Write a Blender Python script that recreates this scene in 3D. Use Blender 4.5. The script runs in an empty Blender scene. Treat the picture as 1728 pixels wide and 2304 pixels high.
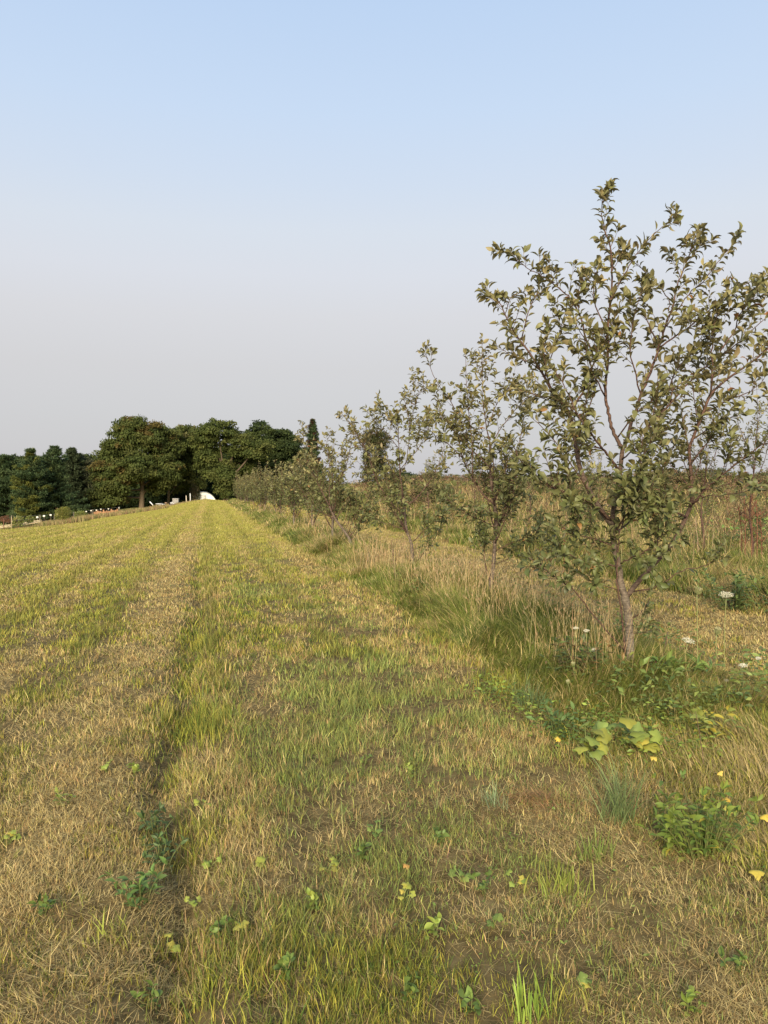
import bpy, math
import numpy as np
R = math.radians
rng = np.random.default_rng(11)

# ------------------------------------------------------------------ camera, sky, sun, exposure
F = 1740.0                      # focal length in photograph pixels (1728 x 2304)
PITCH = math.atan(72 / F)
EYE = 1.6
sc = bpy.context.scene
cam_d = bpy.data.cameras.new("camera")
cam = bpy.data.objects.new("camera", cam_d)
sc.collection.objects.link(cam)
cam.location = (0, 0, EYE)
cam.rotation_euler = (R(90) - PITCH, 0, 0)
cam_d.sensor_fit = 'VERTICAL'
cam_d.sensor_height = 36.0
cam_d.sensor_width = 27.0
cam_d.lens = F / 2304 * 36
cam_d.clip_start = 0.05
cam_d.clip_end = 9000
sc.camera = cam

SUN_EL, SUN_AZ = 24.0, 190.0     # azimuth measured clockwise from +Y (the view direction): behind, to the left
w = bpy.data.worlds.new("World"); sc.world = w
w.use_nodes = True
nt = w.node_tree; nt.nodes.clear()
def N(t, ty, **kw):
    n = t.nodes.new(ty)
    for k, v in kw.items(): setattr(n, k, v)
    return n
sky = N(nt, 'ShaderNodeTexSky')
sky.sky_type = 'NISHITA'; sky.sun_disc = False
sky.sun_elevation = R(SUN_EL); sky.sun_rotation = R(SUN_AZ)
sky.air_density = 1.0; sky.dust_density = 2.0; sky.ozone_density = 1.5
tc = N(nt, 'ShaderNodeTexCoord')
sep = N(nt, 'ShaderNodeSeparateXYZ')
ramp = N(nt, 'ShaderNodeValToRGB')
# the veil of evening haze: grey-lilac near the horizon, thinning to pale blue higher up
els = ramp.color_ramp.elements
SKYC = [(0.00, (0.405, 0.400, 0.420)), (0.067, (0.415, 0.408, 0.421)), (0.14, (0.448, 0.434, 0.437)), (0.203, (0.482, 0.474, 0.483)), (0.251, (0.495, 0.504, 0.533)),
        (0.301, (0.485, 0.518, 0.564)), (0.35, (0.452, 0.510, 0.593)), (0.42, (0.413, 0.500, 0.623)), (0.514, (0.365, 0.468, 0.621)), (0.62, (0.30, 0.41, 0.59)), (1.0, (0.21, 0.32, 0.50))]
els[0].position, els[0].color = SKYC[0][0], (*SKYC[0][1], 1)
els[1].position, els[1].color = SKYC[-1][0], (*SKYC[-1][1], 1)
for p, c in SKYC[1:-1]:
    e = els.new(p); e.color = (*c, 1)
gain = N(nt, 'ShaderNodeVectorMath', operation='SCALE'); gain.inputs['Scale'].default_value = 10.0
mixs = N(nt, 'ShaderNodeMix', data_type='RGBA'); mixs.inputs['Factor'].default_value = 0.9
bg = N(nt, 'ShaderNodeBackground'); bg.inputs['Strength'].default_value = 0.1
wo = N(nt, 'ShaderNodeOutputWorld')
L = nt.links.new
L(tc.outputs['Generated'], sep.inputs[0]); L(sep.outputs['Z'], ramp.inputs['Fac'])
L(ramp.outputs['Color'], gain.inputs[0])
L(sky.outputs['Color'], mixs.inputs['A']); L(gain.outputs['Vector'], mixs.inputs['B'])
L(mixs.outputs['Result'], bg.inputs['Color']); L(bg.outputs['Background'], wo.inputs['Surface'])

sun_d = bpy.data.lights.new("sun", 'SUN'); sun_d.energy = 4.9; sun_d.angle = R(24)
sun_d.color = (1.0, 0.85, 0.61)
sun = bpy.data.objects.new("sun", sun_d); sc.collection.objects.link(sun)
az, el = R(SUN_AZ), R(SUN_EL)
from mathutils import Vector, Matrix
sdir = Vector((math.sin(az) * math.cos(el), math.cos(az) * math.cos(el), math.sin(el)))
sun.rotation_euler = (-sdir).to_track_quat('-Z', 'Y').to_euler()
sun.location = sdir * 60

sc.view_settings.view_transform = 'Standard'
sc.view_settings.look = 'None'
sc.view_settings.exposure = 0.6
sc.view_settings.gamma = 1.0

# ------------------------------------------------------------------ noise and terrain
def _h(i, j, s):
    n = (i * 374761393 + j * 668265263 + s * 1274126177) & 0xffffffff
    n = ((n ^ (n >> 13)) * 1274126177) & 0xffffffff
    n = n ^ (n >> 16)
    return (n & 0xffff) / 65535.0
def vnoise(x, y, s=0):
    x = np.asarray(x, float); y = np.asarray(y, float)
    i = np.floor(x).astype(np.int64); j = np.floor(y).astype(np.int64)
    fx = x - i; fy = y - j
    fx = fx * fx * (3 - 2 * fx); fy = fy * fy * (3 - 2 * fy)
    a = _h(i, j, s); b = _h(i + 1, j, s); c = _h(i, j + 1, s); d = _h(i + 1, j + 1, s)
    return (a * (1 - fx) + b * fx) * (1 - fy) + (c * (1 - fx) + d * fx) * fy
def fbm(x, y, s=0, o=3):
    t = 0; a = 0.5; m = 0
    for k in range(o):
        t = t + a * vnoise(x * 2 ** k, y * 2 ** k, s + k * 17); m += a; a *= 0.5
    return t / m
def sst(a, b, x):
    t = np.clip((np.asarray(x, float) - a) / (b - a), 0, 1); return t * t * (3 - 2 * t)
DX, DY = -0.2207, 0.9753         # direction of the tree row and the mowing swaths
def uv(x, y): return x * DY - y * DX, x * DX + y * DY
def xy(u, v): return u * DY + v * DX, -u * DX + v * DY
def gauss(x, c, s): return np.exp(-((x - c) / s) ** 2)
def hgt(x, y):
    x = np.asarray(x, float); y = np.asarray(y, float)
    u, v = uv(x, y)
    vv = np.maximum(v, 0)
    z = -0.012 * np.minimum(vv, 105)
    z = z + 0.0 * vv
    lat = 0.145 * sst(8, 95, v)
    z = z + np.where(u < 0, lat * (np.maximum(u, -45)), 0)
    z = z - 2.4 * sst(104, 135, v) * sst(-14, -2, u)
    z = z + 0.35 * gauss(v, 101, 9) * gauss(u, -1.5, 3.0)
    rr_ = np.hypot(x, y); z = z + sst(7, 15, u) * (1.75 * sst(12, 66, rr_) - 9 * sst(80, 170, rr_))
    near = sst(45, 12, np.hypot(x, y))
    wob = 0.34 * (fbm(v * 0.7, v * 0, 5) - .5)
    z = z + near * (0.045 * gauss(u, -0.55 + wob, 0.28) * (0.5 + fbm(u, v * .8, 9)) - 0.075 * gauss(u, -0.16 + wob, 0.09))
    z = z + near * (0.030 * (fbm(x * 1.6, y * 1.6, 3) - .5) + 0.03 * (fbm(x * 5, y * 5, 4) - .5))
    z = z + 0.05 * sst(2.3, 3.2, u) * sst(4.6, 3.8, u)
    return z
def hz(x, y): return float(hgt(np.array([x]), np.array([y]))[0])
cp, sp_ = math.cos(PITCH), math.sin(PITCH)
def ray(px, py):
    a = (px - 864) / F; b = (1152 - py) / F
    return np.array([a, cp + b * sp_, -sp_ + b * cp])
def at(px, py, D):
    r = ray(px, py); return np.array([0, 0, EYE]) + r * (D / r[1])
def gnd(px, py):
    r = ray(px, py); lo, D = 0, 1.0
    while D < 400:
        p = np.array([0, 0, EYE]) + r * (D / r[1])
        if p[2] < hz(p[0], p[1]): break
        D *= 1.004
    return p
def size(D): return D / F        # metres for one photograph pixel at distance D

# ------------------------------------------------------------------ mesh helpers
col0 = sc.collection
class Geo:
    def __init__(s): s.v = []; s.f = []; s.c = []; s.n = 0
    def add(s, V, faces, C):
        """faces: list of int arrays (n,k); C: (n,3) or a colour"""
        V = np.asarray(V, float).reshape(-1, 3)
        C = np.asarray(C, float)
        if C.ndim == 1: C = np.tile(C, (len(V), 1))
        s.v.append(V); s.c.append(C)
        for f in faces: s.f.append(np.asarray(f, np.int64) + s.n)
        s.n += len(V)
    def build(s, name, mat, parent=None, smooth=True, origin=None):
        me = bpy.data.meshes.new(name)
        V = np.concatenate(s.v); C = np.concatenate(s.c)
        if origin is not None: V = V - np.asarray(origin, float)
        me.vertices.add(len(V)); me.vertices.foreach_set('co', V.astype(np.float32).ravel())
        idx = np.concatenate([f.ravel() for f in s.f])
        tot = np.concatenate([np.full(len(f), f.shape[1]) for f in s.f])
        st = np.concatenate([[0], np.cumsum(tot)[:-1]])
        me.loops.add(len(idx)); me.loops.foreach_set('vertex_index', idx.astype(np.int32))
        me.polygons.add(len(tot)); me.polygons.foreach_set('loop_start', st.astype(np.int32))
        me.polygons.foreach_set('loop_total', tot.astype(np.int32))
        if smooth: me.polygons.foreach_set('use_smooth', np.ones(len(tot), bool))
        a = me.color_attributes.new('Col', 'FLOAT_COLOR', 'POINT')
        a.data.foreach_set('color', np.c_[C, np.ones(len(C))].astype(np.float32).ravel())
        me.update(calc_edges=True)
        me.materials.append(mat)
        o = bpy.data.objects.new(name, me); col0.objects.link(o)
        if parent is not None: o.parent = parent
        return o
def tag(o, label=None, cat=None, group=None, kind=None):
    if label: o['label'] = label
    if cat: o['category'] = cat
    if group: o['group'] = group
    if kind: o['kind'] = kind
    return o
def thing(name, loc, label, cat, group=None, rz=0):
    o = bpy.data.objects.new(name, None); col0.objects.link(o)
    o.location = tuple(float(q) for q in loc); o.rotation_euler = (0, 0, rz); o.empty_display_size = 0.2
    return tag(o, label, cat, group)
def copy_thing(root, loc, rz, s, label, group):
    r = root.copy(); col0.objects.link(r); r.location = loc; r.rotation_euler = (0, 0, rz); r.scale = (s, s, s)
    r['label'] = label
    if group: r['group'] = group
    for ch in list(root.children):
        c = ch.copy(); col0.objects.link(c); c.parent = r
        for g2 in ch.children:
            d = g2.copy(); col0.objects.link(d); d.parent = c
    return r
def unit(a): return a / np.maximum(np.linalg.norm(a, axis=-1, keepdims=True), 1e-9)
def tube(g, pts, rad, colr, sides=6, cap=True):
    P = np.asarray(pts, float); n = len(P); rad = np.broadcast_to(np.asarray(rad, float), (n,))
    T = unit(np.gradient(P, axis=0))
    a = np.array([0, 0, 1.0]) if abs(T[0][2]) < .9 else np.array([1.0, 0, 0])
    A = []
    for t in T:
        a = a - t * (a @ t); a = a / (np.linalg.norm(a) + 1e-9); A.append(a)
    A = np.array(A); B = np.cross(T, A)
    th = np.arange(sides) / sides * 2 * np.pi
    V = P[:, None] + rad[:, None, None] * (np.cos(th)[None, :, None] * A[:, None] + np.sin(th)[None, :, None] * B[:, None])
    i = np.arange(n - 1)[:, None] * sides; j = np.arange(sides)[None]; j2 = (j + 1) % sides
    q = np.stack([i + j, i + j2, i + sides + j2, i + sides + j], -1).reshape(-1, 4)
    C = np.asarray(colr, float)
    if C.ndim == 2: C = np.repeat(C, sides, 0)
    fs = [q]
    if cap: fs += [np.arange(sides)[None, ::-1], (np.arange(sides) + (n - 1) * sides)[None]]
    g.add(V.reshape(-1, 3), fs, C)
def spline(pts, k=4):
    P = np.asarray(pts, float)
    if len(P) < 3: 
        t = np.linspace(0, 1, k + 1)[:, None]; return P[0] * (1 - t) + P[-1] * t
    Q = np.vstack([2 * P[0] - P[1], P, 2 * P[-1] - P[-2]]); out = []
    for i in range(1, len(Q) - 2):
        for t in np.arange(k) / k:
            a, b, c, d = Q[i - 1], Q[i], Q[i + 1], Q[i + 2]
            out.append(.5 * (2 * b + (c - a) * t + (2 * a - 5 * b + 4 * c - d) * t * t + (-a + 3 * b - 3 * c + d) * t ** 3))
    out.append(P[-1]); return np.array(out)
def box(g, c, s, colr, rz=0, tilt=0, ax='x'):
    c = np.asarray(c, float)
    x, y, z = [q / 2 for q in s]
    V = np.array([[i, j, k] for i in (-x, x) for j in (-y, y) for k in (-z, z)])
    if tilt: V = V @ np.array(Matrix.Rotation(tilt, 3, ax.upper())).T
    V = V @ np.array(Matrix.Rotation(rz, 3, 'Z')).T + c
    g.add(V, [np.array([[0, 1, 3, 2], [4, 6, 7, 5], [0, 4, 5, 1], [2, 3, 7, 6], [0, 2, 6, 4], [1, 5, 7, 3]])], colr)
def blades(g, P, azi, lean, bend, Ln, Wd, C, segs=3, tipw=0.0, facing=None):
    """curved ribbons; lean: start tilt from vertical, bend: extra tilt at the tip"""
    n = len(P)
    if n == 0: return
    d = np.stack([np.cos(azi), np.sin(azi), 0 * azi], -1)
    side = np.stack([-np.sin(azi), np.cos(azi), 0 * azi], -1)
    if facing is not None:
        th = facing; side = side * np.cos(th)[:, None] + d * np.sin(th)[:, None]
    rows = []; cur = P.copy()
    rows.append((cur, Wd))
    for k in range(1, segs + 1):
        a = lean + bend * ((k - .5) / segs) ** 1.3
        cur = cur + (Ln / segs)[:, None] * (d * np.sin(a)[:, None] + np.array([0, 0, 1.0]) * np.cos(a)[:, None])
        t = k / segs
        rows.append((cur, Wd * (1 - t ** 2 * (1 - tipw))))
    V = []
    for k, (c, wd) in enumerate(rows[:-1]):
        V += [c - side * wd[:, None] / 2, c + side * wd[:, None] / 2]
    V.append(rows[-1][0])
    m = len(V)
    V = np.stack(V, 1).reshape(-1, 3)
    b = (np.arange(n) * m)[:, None]
    fs = []
    for k in range(segs - 1): fs.append(b + np.array([[2 * k, 2 * k + 1, 2 * k + 3, 2 * k + 2]]))
    fs.append(b + np.array([[2 * segs - 2, 2 * segs - 1, 2 * segs]]))
    g.add(V, fs, np.repeat(C, m, 0))
def leaves(g, P, d, nrm, Ln, Wd, curl, fold, C, rows=4, peak=0.42):
    n = len(P)
    if n == 0: return
    d = unit(d); nrm = unit(nrm - d * np.sum(nrm * d, -1, keepdims=True)); s = np.cross(d, nrm)
    curl = np.where(np.abs(curl) < 0.02, 0.02, curl)
    V = []; ts = np.linspace(0, 1, rows + 1)
    for k, t in enumerate(ts):
        a = curl * t
        c = P + (Ln * np.sin(a) / curl)[:, None] * d - (Ln * (1 - np.cos(a)) / curl)[:, None] * nrm
        nt_ = np.cos(a)[:, None] * nrm + np.sin(a)[:, None] * d
        if k in (0, rows): V.append(c); continue
        sh = (t / peak) ** .7 if t < peak else (1 - ((t - peak) / (1 - peak)) ** 1.7)
        wd = Wd * .5 * sh
        V += [c - s * (wd * np.cos(fold))[:, None] + nt_ * (wd * np.sin(fold))[:, None], c,
              c + s * (wd * np.cos(fold))[:, None] + nt_ * (wd * np.sin(fold))[:, None]]
    m = len(V); V = np.stack(V, 1).reshape(-1, 3); b = (np.arange(n) * m)[:, None]
    tr = [[0, 2, 1], [0, 3, 2]]; q = []
    for k in range(rows - 2):
        o = 1 + 3 * k; q += [[o, o + 1, o + 4, o + 3], [o + 1, o + 2, o + 5, o + 4]]
    o = 1 + 3 * (rows - 2); tr += [[o, o + 1, o + 3], [o + 1, o + 2, o + 3]]
    fs = [b + np.array([f]) for f in tr] + [b + np.array([f]) for f in q]
    g.add(V, fs, np.repeat(C, m, 0))
def lobed(g, P, d, nrm, S, C, cup=0.25, lobes=5):
    """rounded, lobed leaves (grape, cucumber or mallow like)"""
    n = len(P); d = unit(d); nrm = unit(nrm - d * np.sum(nrm * d, -1, keepdims=True)); s = np.cross(d, nrm)
    K = 20; th = np.linspace(-np.pi, np.pi, K, endpoint=False) + .001
    r = 0.5 * (0.86 + 0.14 * np.cos(lobes * th)) * (1 - 0.42 * np.exp(-((np.abs(th) - np.pi) / .35) ** 2))
    V = [P]
    for ring in (.55, 1.0):
        for k in range(K):
            rr = r[k] * ring; zz = cup * ring ** 2 * .5 * (0.6 + .4 * math.cos(2 * th[k])) * (1 if ring < 1 else 1 + .25 * math.sin(5 * th[k]))
            V.append(P + S[:, None] * (d * (rr * math.cos(th[k])) + s * (rr * math.sin(th[k])) - nrm * (zz * rr * 2)))
    m = len(V); V = np.stack(V, 1).reshape(-1, 3); b = (np.arange(n) * m)[:, None]
    k = np.arange(K); k2 = (k + 1) % K
    fs = [b + np.array([[0, 1 + q, 1 + q2]]) for q, q2 in zip(k, k2)]
    fs += [b + np.array([[1 + q, 1 + K + q, 1 + K + q2, 1 + q2]]) for q, q2 in zip(k, k2)]
    g.add(V, fs, np.repeat(C, m, 0))
def jit(c, n, s=0.15, r=None):
    r = r or rng
    c = np.asarray(c, float)
    b = 1 + s * r.standard_normal((n, 1)) + s * .35 * r.standard_normal((n, 3))
    return np.clip(c * b, 0.004, 0.9)

# ------------------------------------------------------------------ materials
def mat_attr(name, rough=0.6, trans=0.0, spec=0.3, back=None, noise=None, bump=None):
    m = bpy.data.materials.new(name); m.use_nodes = True; t = m.node_tree; t.nodes.clear()
    out = N(t, 'ShaderNodeOutputMaterial'); b = N(t, 'ShaderNodeBsdfPrincipled')
    b.inputs['Roughness'].default_value = rough; b.inputs['Specular IOR Level'].default_value = spec
    a = N(t, 'ShaderNodeAttribute'); a.attribute_name = 'Col'; c = a.outputs['Color']
    if back:                       # the underside of a leaf is paler than its upper side
        ge = N(t, 'ShaderNodeNewGeometry'); mx = N(t, 'ShaderNodeMix', data_type='RGBA')
        mul = N(t, 'ShaderNodeMix', data_type='RGBA', blend_type='MULTIPLY'); mul.inputs['Factor'].default_value = 1
        mul.inputs['B'].default_value = (*back, 1)
        t.links.new(c, mul.inputs['A']); t.links.new(c, mx.inputs['A']); t.links.new(mul.outputs['Result'], mx.inputs['B'])
        t.links.new(ge.outputs['Backfacing'], mx.inputs['Factor']); c = mx.outputs['Result']
    if noise:
        sc_, lo, hi = noise
        tcn = N(t, 'ShaderNodeTexCoord'); no = N(t, 'ShaderNodeTexNoise'); no.inputs['Scale'].default_value = sc_
        no.inputs['Detail'].default_value = 5
        mp = N(t, 'ShaderNodeMapping'); mp.inputs['Scale'].default_value = (1, 1, 2.2 if name == 'bark' else 1)
        t.links.new(tcn.outputs['Object'], mp.inputs['Vector']); t.links.new(mp.outputs['Vector'], no.inputs['Vector'])
        mr = N(t, 'ShaderNodeMapRange'); mr.inputs['From Min'].default_value = .3; mr.inputs['From Max'].default_value = .7
        mr.inputs['To Min'].default_value = lo; mr.inputs['To Max'].default_value = hi
        t.links.new(no.outputs['Fac'], mr.inputs['Value'])
        sm = N(t, 'ShaderNodeVectorMath', operation='SCALE'); t.links.new(c, sm.inputs[0]); t.links.new(mr.outputs['Result'], sm.inputs['Scale'])
        c = sm.outputs['Vector']
        if bump:
            bp = N(t, 'ShaderNodeBump'); bp.inputs['Strength'].default_value = bump; bp.inputs['Distance'].default_value = 0.01
            t.links.new(no.outputs['Fac'], bp.inputs['Height']); t.links.new(bp.outputs['Normal'], b.inputs['Normal'])
    t.links.new(c, b.inputs['Base Color'])
    if trans:
        tr = N(t, 'ShaderNodeBsdfTranslucent'); t.links.new(c, tr.inputs['Color'])
        ms = N(t, 'ShaderNodeMixShader'); ms.inputs[0].default_value = trans
        t.links.new(b.outputs[0], ms.inputs[1]); t.links.new(tr.outputs[0], ms.inputs[2]); t.links.new(ms.outputs[0], out.inputs[0])
    else: t.links.new(b.outputs[0], out.inputs[0])
    return m
M_GRASS = mat_attr('grass_blades', .65, .25, .2)
M_DRY = mat_attr('dry_straw', .8, .12, .15)
M_LEAF = mat_attr('apple_leaf', .5, .18, .35, back=(1.8, 1.65, 2.1))
M_WEED = mat_attr('weed_leaf', .5, .25, .3, back=(1.15, 1.1, 1.15))
M_FAR = mat_attr('tree_foliage', .7, .3, .15)
M_BARK = mat_attr('bark', .85, 0, .2, noise=(30, .45, 1.7), bump=.8)
M_SOIL = mat_attr('thatch_soil', .95, 0, .1, noise=(14, .55, 1.5), bump=.8)
M_WOOD = mat_attr('weathered_wood', .8, 0, .2, noise=(9, .7, 1.25))
M_PLAST = mat_attr('white_sheeting', .45, .15, .3, noise=(1.5, .85, 1.1))
M_METAL = mat_attr('painted_metal', .5, 0, .4, noise=(20, .8, 1.15))
M_FLOWER = mat_attr('flower_white', .7, .2, .2)

# palettes (base colours)
STRAW = (0.52, 0.405, 0.175); TAN = (0.38, 0.285, 0.115); BROWN = (0.26, 0.175, 0.072)
YGRN = (0.335, 0.315, 0.055); GRN = (0.165, 0.195, 0.038); BGRN = (0.22, 0.265, 0.095); DGRN = (0.08, 0.115, 0.025)

def zone(x, y):
    """share of dry straw and the kind of green at each place, 0..1"""
    u, v = uv(x, y); d = np.hypot(x, y)
    pn = fbm(u * 1.3, v * .45, 21); pf = fbm(u * 4, v * 2.2, 33); pb = fbm(x * .5, y * .5, 41)
    wob = 0.34 * (fbm(v * 0.7, v * 0, 5) - .5)
    s = 0.29 + 0 * u
    s = s + .5 * gauss(u, -.6 + wob * 1.5, .34) * (.25 + .75 * sst(2.7, 3.9, v)) + .26 * gauss(u, .95 + wob * 2, .2) * sst(4, 8, v) + .34 * gauss(u, 2.0 + wob, .34) * sst(5, 8, v)
    left = sst(-.7, -1.5, u)
    st = .5 + .5 * np.sin(2 * np.pi * (u + .5 * fbm(v * .15, u * 0 + 3, 8)) / .95)
    s = s + left * (.5 + .5 * fbm(v * .2, u * .4, 57)) * .85 * (st ** 2 - .3) * sst(100, 30, d) * sst(3, 7, v)
    s = s + .5 * sst(3.9, 4.5, u) * sst(7.2, 6.6, u)
    s = s + sst(-.3, .3, u) * sst(2.4, 1.9, u) * .35 * (.5 + .5 * np.sin(2 * np.pi * (u + wob) / .62) - .5) * sst(6, 14, v)
    s = s - .18 * gauss(u, .5, .45) - .22 * gauss(u, 1.4, .25) * sst(3, 6, v) + .07 * sst(4.5, 2.5, v)
    s = s + (pn - .5) * 1.0 + (pf - .5) * 1.25 + (fbm(x * 9, y * 9, 35) - .5) * .5
    s = s - .2 * gauss(u, -.12 + wob, .12)
    s = s * (1 - .4 * sst(8, 30, d)) + .06 * sst(8, 30, d)
    return np.clip(s, .03, .98), pb, pn, u, v, d
def track(u, v):
    w_ = .22 * (fbm(v * .22, v * 0 + 6, 12) - .5) + .06 * (fbm(v * 1.5, u * .3, 14) - .5)
    uu = u + w_ + .004 * np.maximum(-u - 3, 0) ** 1.5
    a = np.maximum(0, np.sin(2 * np.pi * uu / 1.18 + 1.9)) ** 11
    return a * (.45 + .8 * fbm(v * .35, u * .8, 16)) * sst(4, 9, v) * (u < 2.3) * sst(120, 60, v)
def grass_colours(x, y, r):
    s, pb, pn, u, v, d = zone(x, y); n = len(x)
    k = r.random(n); k2 = r.random(n)[:, None]; a = r.random(n)[:, None]
    st = np.where(k2 < .52, STRAW, np.where(k2 < .86, TAN, BROWN))
    far = np.clip(sst(10, 30, d) + .6 * sst(-.8, -2.2, u) * sst(4, 9, v), 0, 1)[:, None]
    blue = np.clip(sst(.45, .62, pb) * sst(-.2, .5, u) * sst(2.4, 1.8, u), 0, 1)[:, None]
    gr = np.where(a < .45, YGRN, np.where(a < .82, GRN, DGRN))
    gr = gr * (1 - .55 * blue) + np.array(BGRN) * .55 * blue
    gr = gr * (1 - .7 * far) + np.array((.385, .345, .08)) * .7 * far
    c = np.where((k < s)[:, None], st, gr)
    vr = (1 - .75 * sst(7, 30, d))[:, None]; mean = np.where((s > .45)[:, None], (.39, .31, .13), (.30, .29, .07)) 
    c = c * vr + (1 - vr) * (mean * .75 + .25 * c); b = 1 + (.16 * r.standard_normal((n, 1)) + .04 * r.standard_normal((n, 3))) * vr
    tk = np.clip(track(u, v), 0, 1)[:, None]; c = c * (1 - .75 * tk) + np.array((.17, .165, .045)) * .75 * tk
    return np.clip(c * b, .01, .8), s, u, v, d

# ------------------------------------------------------------------ ground
def build_ground():
    ys = np.concatenate([np.linspace(-7, 1, 40, endpoint=False), 1 + (np.geomspace(1, 5000, 420) - 1) * .5 + np.linspace(0, 22, 420)])
    a = np.concatenate([-np.geomspace(4, .9, 14)[:-1], np.linspace(-.9, .9, 300), np.geomspace(.9, 4, 14)[1:]])
    Y, A = np.meshgrid(ys, a, indexing='ij'); X = A * (np.maximum(Y, 0) + 3.5) 
    Z = hgt(X, Y); s, pb, pn, u, v, d = zone(X, Y)
    far = sst(10, 40, d)[..., None]
    soil = np.array((.125, .095, .042)); fld = np.array((.36, .32, .085))
    strw = np.array((.22, .165, .07))
    C = soil * (1 - s[..., None]) * .9 + (soil * .5 + strw * .5) * s[..., None]
    st = (s[..., None] - .45)
    tk = np.clip(track(u, v), 0, 1)[..., None]; fld = fld * (1 - .6 * tk) + np.array((.13, .14, .035)) * .6 * tk
    C = C * (1 - far) + (fld * (1 - .5 * st) + strw * .5 * st) * far
    br = (sst(6.5, 7.2, u) * 1.0)[..., None]
    C = C * (1 - br) + br * (np.array((.15, .135, .05)) + far * np.array((.07, .04, .03))) * (.8 + .5 * pn[..., None])
    g = Geo(); ny, nx = X.shape
    i = np.arange(ny - 1)[:, None] * nx; j = np.arange(nx - 1)[None]
    q = np.stack([i + j, i + j + 1, i + nx + j + 1, i + nx + j], -1).reshape(-1, 4)
    g.add(np.stack([X, Y, Z], -1).reshape(-1, 3), [q], np.clip(C, .01, .8).reshape(-1, 3))
    o = g.build('ground', M_SOIL); tag(o, kind='structure')
build_ground()

# ------------------------------------------------------------------ mown grass, thatch
def scatter(n, r, d0, d1, p, half=.60, pad=.9):
    """points in the wedge in view; density falls as d^-p"""
    k = 2 - p; t = r.random(n)
    d = (d0 ** k + t * (d1 ** k - d0 ** k)) ** (1 / k) if abs(k) > 1e-6 else d0 * (d1 / d0) ** t
    x = (r.random(n) * 2 - 1) * (half * d + pad)
    return x, d
def mown_ok(u, v, x, y):
    e = .25 * (fbm(x * .9, y * .9, 61) - .5)
    return ((u < 2.5 + e) | ((u > 3.8 + e) & (u < 6.9 + e * 2)) | (v < 5.0 + e)) & ((v < 103 + 3 * e))
def mown():
    r = np.random.default_rng(3); g = Geo()
    # upright stubble in small tufts
    T = 290000; x, y = scatter(T, r, 1.7, 105, 1.62); keep = mown_ok(*uv(x, y), x, y); x, y = x[keep], y[keep]
    dens = fbm(x * 3.1, y * 3.1, 77); keep = r.random(len(x)) < np.clip(.26 + 2.4 * (dens - .35), .13, 1); x, y = x[keep], y[keep]
    C, s, u, v, d = grass_colours(x, y, r)
    per = 6; hh = (.038 + .045 * fbm(x * 1.2, y * 1.2, 71)) * (1.2 - .6 * s) * (.72 + .28 * sst(2.5, 5, v)) * (1 + .5 * sst(3.6, 2.9, np.abs(u - 3.2) + 2) * sst(2, 4, v))
    hh = hh * (1 + .5 * sst(.35, .1, np.abs(u + .02))) * (1 + .5 * track(u, v))
    n = len(x) * per; X = np.repeat(x, per); Y = np.repeat(y, per); D = np.repeat(d, per)
    sp = .012 + .0026 * D; X = X + r.normal(0, 1, n) * sp; Y = Y + r.normal(0, 1, n) * sp * 1.3
    Cc = np.repeat(C, per, 0) * (1 + (.28 * r.standard_normal((n, 1)) + .05 * r.standard_normal((n, 3))) * (1 - .6 * sst(6, 25, D))[:, None])
    hL = np.repeat(hh * (.65 + .8 * r.random(len(hh)) ** 2), per) * (.5 + .8 * r.random(n)); wd = np.maximum(.0019 + .0022 * r.random(n) ** 1.5, .0009 * D * (.7 + .6 * r.random(n)))
    hL = np.maximum(hL, .0012 * D)
    P = np.stack([X, Y, hgt(X, Y) - .006], -1)
    blades(g, P, r.random(n) * 6.283, r.random(n) * .45, r.random(n) * .9, hL, wd, np.clip(Cc, .01, .8), 2, facing=r.random(n) * 3)
    o = g.build('grass', M_GRASS); tag(o, 'short mown grass mixed green and straw covering the field', 'grass', kind='stuff')
    # cut straw and thatch lying about
    g = Geo(); n = 820000; x, y = scatter(n, r, 1.7, 60, 1.85); uu, vv = uv(x, y)
    s = zone(x, y)[0]; keep = mown_ok(uu, vv, x, y) & (r.random(n) < np.clip(.3 + .9 * s, 0, 1) * np.clip(.55 + 1.6 * (fbm(x * 2.4, y * 2.4, 78) - .4), .42, 1)); x, y, s = x[keep], y[keep], s[keep]
    n = len(x); d = np.hypot(x, y); k = r.random(n)[:, None]
    c = np.where(k < .15 + .4 * s[:, None], STRAW, np.where(k < .45 + .45 * s[:, None], TAN, BROWN)) * (1 + .18 * r.standard_normal((n, 1)))
    c = c * (1 + .12 * r.standard_normal((n, 1))); wd = np.maximum(.0012 + .0016 * r.random(n), .0006 * d); ln = (.02 + .075 * r.random(n) ** 2) * (1 + d * .03)
    az = r.normal(0, 1.0, n) * 1.5 + 9.0 * fbm(x * 1.8, y * 1.8, 90)
    P = np.stack([x, y, hgt(x, y) + .004 + .03 * r.random(n) * s], -1)
    blades(g, P, az, 1.0 + .55 * r.random(n), 1.3 * (r.random(n) - .4), ln, wd, np.clip(c, .01, .8), 2, facing=r.random(n) * .8)
    o = g.build('cut_straw', M_DRY); tag(o, 'loose dry straw lying in windrows over the mown field', 'straw', kind='stuff')
mown()

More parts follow.
